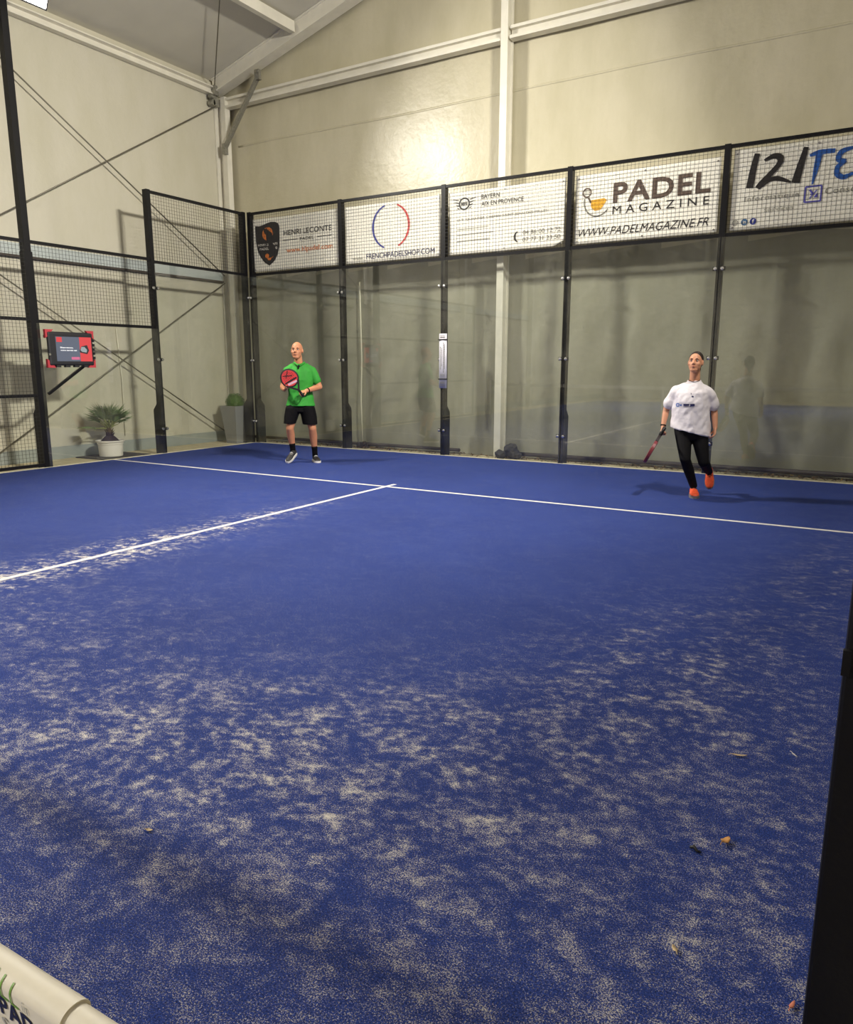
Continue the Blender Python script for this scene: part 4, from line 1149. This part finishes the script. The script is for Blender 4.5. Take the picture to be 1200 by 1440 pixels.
def racket(name, label, base, axis, normal, m_face, parent_loc, M_frame=None):
    """base = handle end, axis towards the tip, normal of the face; world coordinates"""
    M_frame = M_frame or M_racblk
    t = thing(name, label, 'racket', parent_loc, 'padel rackets')
    p0 = V(base); d = V(axis).normalized(); n = V(normal); n = (n - d*n.dot(d)).normalized(); s = d.cross(n)
    Pt = lambda a, c, h: p0 + d*a + s*c + n*h
    def egg(th, off=0.0):
        r = 0.130 - off
        a = 0.325 + (0.135 - off)*math.sin(th); c = r*math.cos(th)*(1 - 0.06*math.sin(th))
        if math.sin(th) < -0.55: c *= 1 - 0.25*(-0.55 - math.sin(th))
        return a, c
    N = 40
    b = MB()           # rim: hollow frame
    vs = []
    for k in range(N):
        th = 2*PI*k/N
        (ao, co), (ai, ci) = egg(th), egg(th, 0.020)
        vs += [Pt(ao, co, 0.015), Pt(ao, co, -0.015), Pt(ai, ci, -0.019), Pt(ai, ci, 0.019)]
    fs = [(k*4 + j, k*4 + (j+1) % 4, ((k+1) % N)*4 + (j+1) % 4, ((k+1) % N)*4 + j) for k in range(N) for j in range(4)]
    b.add(vs, fs)
    fr_ = b.build('frame', M_frame, t)
    bm = bmesh.new(); bm.from_mesh(fr_.data); bmesh.ops.recalc_face_normals(bm, faces=bm.faces); bm.to_mesh(fr_.data); bm.free()
    b = MB()   # throat: two arms joining the handle
    b.bar(Pt(0.115, 0.0, 0), Pt(0.235, 0.085, 0), 0.026, 0.032, n); b.bar(Pt(0.115, 0.0, 0), Pt(0.235, -0.085, 0), 0.026, 0.032, n)
    build_each(b, 'throat_arm', M_racblk, t)
    b = MB(); vs = []
    for h in (0.017, -0.017): vs += [Pt(*egg(2*PI*k/N, 0.019), h) for k in range(N)]
    b.add(vs, [tuple(range(N)), tuple(reversed(range(N, 2*N)))] + [(k, k + N, (k+1) % N + N, (k+1) % N) for k in range(N)])
    fa = b.build('face', m_face, t)
    b = MB()
    for i in range(-3, 4):
        for j in range(-3, 4):
            if i*i + j*j > 10: continue
            for h in (0.0174, -0.0174): b.disc(Pt(0.345 + 0.023*i, 0.023*j, h), n, 0.0055, 0.0012, 8)
    b.build('drill_holes', M_racblk, fa, kind='stuff')
    b = MB()
    for h in (0.0178, -0.0178):
        b.bar(Pt(0.262, -0.072, h), Pt(0.235, 0.06, h), 0.030, 0.0012, n)
    build_each(b, 'face_stripe', M_racpnk, fa)
    b = MB()
    for h in (0.0182, -0.0182):
        b.bar(Pt(0.295, -0.095, h), Pt(0.275, 0.085, h), 0.022, 0.0012, n)
        b.bar(Pt(0.40, -0.06, h), Pt(0.33, 0.05, h), 0.012, 0.0012, n)
        b.bar(Pt(0.42, 0.04, h), Pt(0.35, -0.04, h), 0.010, 0.0012, n)
    build_each(b, 'face_graphic', M_racblk, fa)
    b = MB(); b.tube([Pt(0, 0, 0), Pt(0.004, 0, 0), Pt(0.125, 0, 0)], [0.017, 0.019, 0.016], 10); hd = b.build('handle', M_racblk, t, smooth=True)
    b = MB()
    for k in range(8): b.disc(Pt(0.012 + 0.013*k, 0, 0), d + s*0.2, 0.0195, 0.006, 10)
    b.build('grip_wrap', M_black, hd, kind='stuff')
    return t

bun = voxel_build('tarp_bundle', bundle(), M_dark, None, 0.006, 1)
bun.data.transform(Matrix.Translation((0, -10.29, 0.02))); bun.location = (0.05, 10.29, -0.02)
tag(bun, 'crumpled dark tarp bundle at the foot of the white column behind the glass', 'bundle')
# --- man in the green shirt -----------------------------------------
MY = math.radians(40.72)
man = thing('person', 'bald man in green shirt and black shorts holding a padel racket before his chest', 'person', (-2.38, 8.22, 0.0), rotz=MY)
Rm = Matrix.Rotation(math.radians(-14), 3, 'Z') @ Matrix.Rotation(math.radians(-7), 3, 'X')
hc = (-0.012, -0.03, 1.612)
b = MB()
head_shapes(b, hc, 1.06, Rm)
b.limb([(0.012, 0.015, 1.40), (0.005, 0.0, 1.47), (0.0, -0.005, 1.55)], [0.066, 0.058, 0.056])
b.loft([(0.02, 0.0, 0.80, 0.13, 0.10), (0.018, 0.0, 0.90, 0.155, 0.105), (0.02, 0.0, 1.02, 0.145, 0.10), (0.022, -0.005, 1.20, 0.168, 0.108), (0.024, 0.0, 1.32, 0.165, 0.098), (0.022, 0.008, 1.40, 0.11, 0.075), (0.018, 0.01, 1.44, 0.06, 0.055)])
SR, ER, WR = (0.196, 0.005, 1.325), (0.298, -0.02, 1.10), (0.105, -0.215, 1.050)
SL, EL, WL_ = (-0.152, 0.0, 1.325), (-0.232, 0.005, 1.10), (-0.205, -0.235, 1.07)
b.limb([SR, V(SR).lerp(V(ER), 0.45), ER], [0.062, 0.052, 0.042]); b.limb([ER, V(ER).lerp(V(WR), 0.35), WR], [0.042, 0.043, 0.029])
b.limb([SL, V(SL).lerp(V(EL), 0.45), EL], [0.062, 0.052, 0.042]); b.limb([EL, V(EL).lerp(V(WL_), 0.35), WL_], [0.042, 0.043, 0.029])
HL, KL, AL = (-0.075, 0.0, 0.84), (-0.150, -0.075, 0.505), (-0.118, 0.035, 0.19)
HR, KR, AR = (0.105, 0.0, 0.84), (0.178, -0.085, 0.495), (0.205, 0.03, 0.13)
for H_, K_, A_ in ((HL, KL, AL), (HR, KR, AR)):
    H_, K_, A_ = V(H_), V(K_), V(A_)
    b.limb([H_, H_.lerp(K_, 0.5), K_], [0.092, 0.078, 0.056]); b.limb([K_, K_.lerp(A_, 0.3) + V((0, 0.02, 0)), K_.lerp(A_, 0.65) + V((0, 0.01, 0)), A_], [0.054, 0.060, 0.046, 0.037])
# left hand on the handle, right hand under the racket face
hand(b, WR, (-0.085, -0.045, -0.02), (0.0, 0.35, -0.9), 1, 0.95, 0.98)
hand(b, WL_, (0.06, -0.03, 0.03), (0.2, -0.3, 1.0), 1, 0.55, 0.98)
bodyM = voxel_build('body', b, M_skinM, man, 0.0062, 3)
bodyM['label'] = 'bald head, bare arms and legs of the man'
face_parts(bodyM, hc, 1.06, Rm, M_iris, M_brow, M_lip)
b = MB()
b.limb([(0.02, 0.012, 1.40), (0.11, 0.01, 1.375), SR], [0.060, 0.066, 0.068]); b.limb([(0.02, 0.012, 1.40), (-0.075, 0.008, 1.375), SL], [0.060, 0.066, 0.068])
b.loft([(0.018, 0.0, 0.825, 0.212, 0.160), (0.018, 0.0, 0.90, 0.195, 0.145), (0.02, 0.0, 1.02, 0.174, 0.126), (0.022, -0.006, 1.20, 0.188, 0.128), (0.024, 0.0, 1.32, 0.186, 0.116), (0.022, 0.008, 1.395, 0.135, 0.092), (0.018, 0.01, 1.435, 0.080, 0.072)])
b.limb([SR, V(SR).lerp(V(ER), 0.30), V(SR).lerp(V(ER), 0.60)], [0.070, 0.068, 0.066]); b.limb([SL, V(SL).lerp(V(EL), 0.30), V(SL).lerp(V(EL), 0.60)], [0.070, 0.068, 0.066])
shirtM = voxel_build('shirt', b, M_green, man, 0.008, 4)
def folds(o, amp, zlo, seed):
    me = o.data; me.calc_loop_triangles() if False else None
    nn = [v.normal.copy() for v in me.vertices]
    for v, q in zip(me.vertices, nn):
        c = v.co; k = min(1.0, max(0.0, (1.30 - c.z)/0.25))
        d = mnoise.noise(Vector((c.x*9 + 4.0*c.z + seed, c.y*6, c.z*7 - 5*abs(c.x)))) + 0.6*mnoise.noise(Vector((c.x*20 - 8*c.z, c.y*14 + seed, c.z*15)))
        v.co = c + q*(amp*d*(0.35 + 0.65*k))
folds(shirtM, 0.007, 0.8, 3.0)
b = MB(); b.tube([(-0.058, 0.01, 1.452), (-0.050, -0.058, 1.444), (-0.03, -0.085, 1.425), (0.0, -0.104, 1.395)], [0.012, 0.015, 0.014, 0.008], 8); local_build('collar', b, M_green, shirtM, True)
b = MB(); b.tube([(0.092, 0.01, 1.454), (0.085, -0.05, 1.447), (0.055, -0.082, 1.428), (0.02, -0.104, 1.395)], [0.012, 0.015, 0.014, 0.008], 8); local_build('collar', b, M_green, shirtM, True)
b = MB(); b.tube([(0.008, -0.105, 1.41), (-0.004, -0.126, 1.355)], [0.014, 0.008], 8); local_build('placket', b, M_black, shirtM, True)
b = MB(); b.loft([(0.015, 0, 0.74, 0.172, 0.132), (0.015, 0, 0.82, 0.172, 0.125), (0.016, 0, 0.885, 0.150, 0.105)])
hL = [(-0.072, 0.0, 0.865, 0.090, 0.112), (-0.085, -0.01, 0.80, 0.118, 0.130), (-0.120, -0.03, 0.69, 0.105, 0.118), (-0.150, -0.055, 0.575, 0.090, 0.106)]
hR = [(0.100, 0.0, 0.865, 0.090, 0.112), (0.105, -0.01, 0.80, 0.118, 0.130), (0.130, -0.03, 0.69, 0.115, 0.122), (0.146, -0.06, 0.560, 0.108, 0.114)]
b.loft(hL[::-1]); b.loft(hR[::-1])
shortsM = voxel_build('shorts', b, M_black, man, 0.008, 3)
for A_, K_ in ((AL, KL), (AR, KR)):
    A_, K_ = V(A_), V(K_); b = MB(); b.limb([A_ + V((0, 0, -0.045)), A_.lerp(K_, 0.14), A_.lerp(K_, 0.22)], [0.042, 0.042, 0.047]); voxel_build('sock', b, M_black, man, 0.006, 2)
shoe(man, (-0.085, 0.075, 0.105), (-0.205, -0.135, 0.004), (0, -0.35, 1), M_shoeb, M_sole)
shoe(man, (0.192, 0.085, 0.0), (0.252, -0.185, 0.0), (0, 0, 1), M_shoeb, M_sole)
b = MB(); wv2 = V(WR).lerp(V(ER), 0.10); b.disc(wv2, V(ER) - V(WR), 0.036, 0.018, 18); local_build('wristband', b, M_black, man)
Mman = Matrix.Translation(man.location) @ Matrix.Rotation(MY, 4, 'Z')
rb, rt = Mman @ V((0.066, -0.300, 0.972)), Mman @ V((-0.212, -0.315, 1.345))
racket('padel_racket', 'black padel racket with red face held up before the green shirt', rb, rt - rb, Mman.to_3x3() @ V((-0.12, -1, 0.12)), M_racred, tuple(rb))

# --- woman in the white T-shirt --------------------------------------
WY = math.radians(11.0)
wom = thing('person', 'woman in loose white T-shirt and black leggings running towards the net', 'person', (3.27, 8.15, 0.0), rotz=WY)
Rw = Matrix.Rotation(math.radians(-12), 3, 'Z') @ Matrix.Rotation(math.radians(-10), 3, 'X')
wc = (-0.083, -0.035, 1.432)
b = MB()
head_shapes(b, wc, 0.94, Rw)
b.limb([(-0.080, 0.02, 1.20), (-0.080, 0.0, 1.28), (-0.082, -0.01, 1.37)], [0.060, 0.054, 0.052])
b.loft([(-0.085, 0.02, 0.66, 0.13, 0.105), (-0.090, 0.02, 0.76, 0.155, 0.11), (-0.095, 0.015, 0.88, 0.125, 0.09), (-0.098, 0.0, 1.03, 0.145, 0.10), (-0.098, 0.0, 1.13, 0.145, 0.09), (-0.095, 0.01, 1.20, 0.10, 0.07), (-0.085, 0.015, 1.24, 0.05, 0.05)])
SL, EL, WL_ = (-0.248, 0.0, 1.140), (-0.350, 0.045, 0.945), (-0.372, -0.02, 0.755)
SR, ER, WR = (0.058, 0.0, 1.130), (0.138, 0.06, 0.935), (0.160, 0.01, 0.750)
for S_, E_, W_ in ((SL, EL, WL_), (SR, ER, WR)):
    S_, E_, W_ = V(S_), V(E_), V(W_)
    b.limb([S_, S_.lerp(E_, 0.5), E_], [0.050, 0.043, 0.035]); b.limb([E_, E_.lerp(W_, 0.35), W_], [0.035, 0.034, 0.024])
HL, KL, AL = (-0.165, 0.01, 0.72), (-0.120, -0.11, 0.415), (-0.015, 0.02, 0.105)
HR, KR, AR = (0.000, 0.02, 0.70), (0.068, -0.06, 0.385), (0.135, 0.235, 0.245)
for H_, K_, A_ in ((HL, KL, AL), (HR, KR, AR)):
    H_, K_, A_ = V(H_), V(K_), V(A_)
    b.limb([H_, H_.lerp(K_, 0.5), K_], [0.088, 0.072, 0.052]); b.limb([K_, K_.lerp(A_, 0.35) + V((0, 0.012, 0)), A_], [0.049, 0.050, 0.034])
hand(b, WL_, (-0.02, -0.05, -0.10), (0.9, -0.2, -0.2), -1, 1.15, 0.88)
hand(b, WR, (-0.005, -0.03, -0.10), (-0.9, -0.2, 0.0), 1, 0.55, 0.88)
bodyW = voxel_build('body', b, M_skinW, wom, 0.0058, 3)
bodyW['label'] = 'face, neck and bare forearms of the running woman'
face_parts(bodyW, wc, 0.94, Rw, M_iris, M_hair, M_lip, True)
b = MB(); c = V(wc); T = lambda x, y, z: c + Rw @ V((x*0.9, y*0.9, z*0.9))
b.ball(T(0, 0.0275, 0.046), (0.0758*0.94 + 0.003, 0.092*0.94 + 0.003, 0.088*0.94 + 0.003), 22, 16, Rw)
b.ball(T(0, 0.055, 0.0), (0.064*0.9, 0.062*0.9, 0.075*0.9), 18, 12, Rw); b.ball(T(0, 0.115, 0.035), 0.030, 14, 10)
b.limb([T(0, 0.125, 0.02), T(0.01, 0.15, -0.05), T(0.02, 0.14, -0.12)], [0.026, 0.024, 0.010])
voxel_build('hair', b, M_hair, wom, 0.006, 3)
b = MB()
sl = -0.24
b.loft([(-0.090, 0.02, 0.700, 0.215, 0.155, sl), (-0.092, 0.02, 0.76, 0.212, 0.150, sl*0.9), (-0.096, 0.012, 0.88, 0.200, 0.138, sl*0.4), (-0.100, 0.0, 1.02, 0.196, 0.135, 0), (-0.098, 0.0, 1.12, 0.185, 0.118, 0), (-0.094, 0.01, 1.185, 0.135, 0.092, 0), (-0.086, 0.015, 1.222, 0.088, 0.078, 0), (-0.085, 0.012, 1.243, 0.068, 0.066, 0)])
for S_, E_ in ((SL, EL), (SR, ER)):
    S_, E_ = V(S_), V(E_); b.limb([(-0.088, 0.015, 1.205), V((-0.09, 0.012, 1.19)).lerp(S_, 0.55), S_], [0.056, 0.060, 0.062]); b.limb([S_ + V((0, 0, -0.005)), S_.lerp(E_, 0.35), S_.lerp(E_, 0.72)], [0.066, 0.068, 0.071])
shirtW = voxel_build('t_shirt', b, M_white, wom, 0.0075, 5)
folds(shirtW, 0.011, 0.6, 8.0)
b = MB(); pts = []
for k in range(21):
    a = 2*PI*k/20; pts.append((-0.084 + 0.066*math.cos(a), 0.010 + 0.064*math.sin(a), 1.243 - 0.012*math.sin(-a)))
b.tube(pts, 0.007, 6); local_build('neck_rib', b, M_white, shirtW, True)
bv = BVHTree.FromPolygons([v.co.copy() for v in shirtW.data.vertices], [tuple(p.vertices) for p in shirtW.data.polygons])
def build_each_local(b, name, m, parent):
    mk = b.marks + [(len(b.v), len(b.f))]
    for (v0, f0), (v1, f1) in zip(mk[:-1], mk[1:]):
        q = MB(); q.add(b.v[v0:v1], [tuple(i - v0 for i in f) for f in b.f[f0:f1]]); local_build(name, q, m, parent)
def on_shirt(x, z):
    h = bv.ray_cast(V((x, -1, z)), V((0, 1, 0)))
    return (x, (h[0].y if h[0] else -0.13) - 0.0035, z)
def shirt_mark(nm, m, fn):
    b = MB(); fn(b); return build_each_local(b, nm, m, shirtW)
shirt_mark('chest_print', I_bright, lambda b: (ring(b, on_shirt, -0.232, 0.992, 0.016, 0.017, 0.004, 0.004, 0.6, 2*PI - 0.6, 20), stroke(b, [(-0.205, 0.985), (-0.195, 0.998)], [0.012, 0.012], on_shirt, 3), stroke(b, [(-0.236, 0.992), (-0.205, 0.993)], [0.007, 0.007], on_shirt, 3)))
shirt_mark('chest_print', I_navy, lambda b: (stroke(b, [(-0.175, 0.994), (-0.135, 0.996), (-0.115, 0.996)], [0.020, 0.018, 0.018], on_shirt, 4), stroke(b, [(-0.108, 0.992), (-0.062, 0.996)], [0.026, 0.026], on_shirt, 6), stroke(b, [(-0.175, 0.976), (-0.10, 0.978)], [0.005, 0.005], on_shirt, 6)))
shirt_mark('chest_print', I_navy, lambda b: (stroke(b, [(-0.098, 1.085), (-0.078, 1.08)], [0.016, 0.014], on_shirt, 3), stroke(b, [(-0.108, 1.12), (-0.10, 1.105)], [0.006, 0.006], on_shirt, 3)))
b = MB()
b.loft([(-0.085, 0.02, 0.62, 0.145, 0.115), (-0.088, 0.02, 0.72, 0.165, 0.122), (-0.09, 0.02, 0.80, 0.158, 0.115)])
for H_, K_, A_ in ((HL, KL, AL), (HR, KR, AR)):
    H_, K_, A_ = V(H_), V(K_), V(A_)
    b.limb([H_, H_.lerp(K_, 0.5), K_], [0.094, 0.078, 0.058]); b.limb([K_, K_.lerp(A_, 0.35) + V((0, 0.012, 0)), K_.lerp(A_, 0.96)], [0.056, 0.056, 0.042])
voxel_build('leggings', b, M_legg, wom, 0.007, 3)
shoe(wom, (-0.022, 0.085, 0.0), (0.006, -0.165, 0.0), (0, 0, 1), M_shoeo, M_soleg, 0.049)
shoe(wom, (0.135, 0.325, 0.262), (0.152, 0.225, 0.055), (0, -0.85, 0.35), M_shoeo, M_soleg, 0.047)
wv3 = V(WL_).lerp(V(EL), 0.05); b = MB(); b.disc(wv3, V(EL) - V(WL_), 0.030, 0.012, 16); local_build('wristband', b, M_black, wom)
b = MB(); pts = []
for k in range(15):
    a = PI + PI*k/14; pts.append((-0.083 + 0.058*math.cos(a), -0.012 + 0.052*math.sin(a), 1.262 + 0.025*math.sin(a)))
b.tube(pts, 0.0025, 6); local_build('necklace', b, M_hair, wom, True)
Mw = Matrix.Translation(wom.location) @ Matrix.Rotation(WY, 4, 'Z')
rb = Mw @ V((-0.352, -0.055, 0.745)); rt = Mw @ V((-0.530, -0.300, 0.385))
ax = rt - rb; nrm = ax.cross((rb.lerp(rt, 0.7) - cam.location).normalized())
racket('padel_racket', 'dark padel racket with red edge hanging edge-on from the running woman\'s hand', rb, ax, nrm, M_racred, tuple(rb), mat('racket_dark_red', lin(120, 44, 52), 0.4))
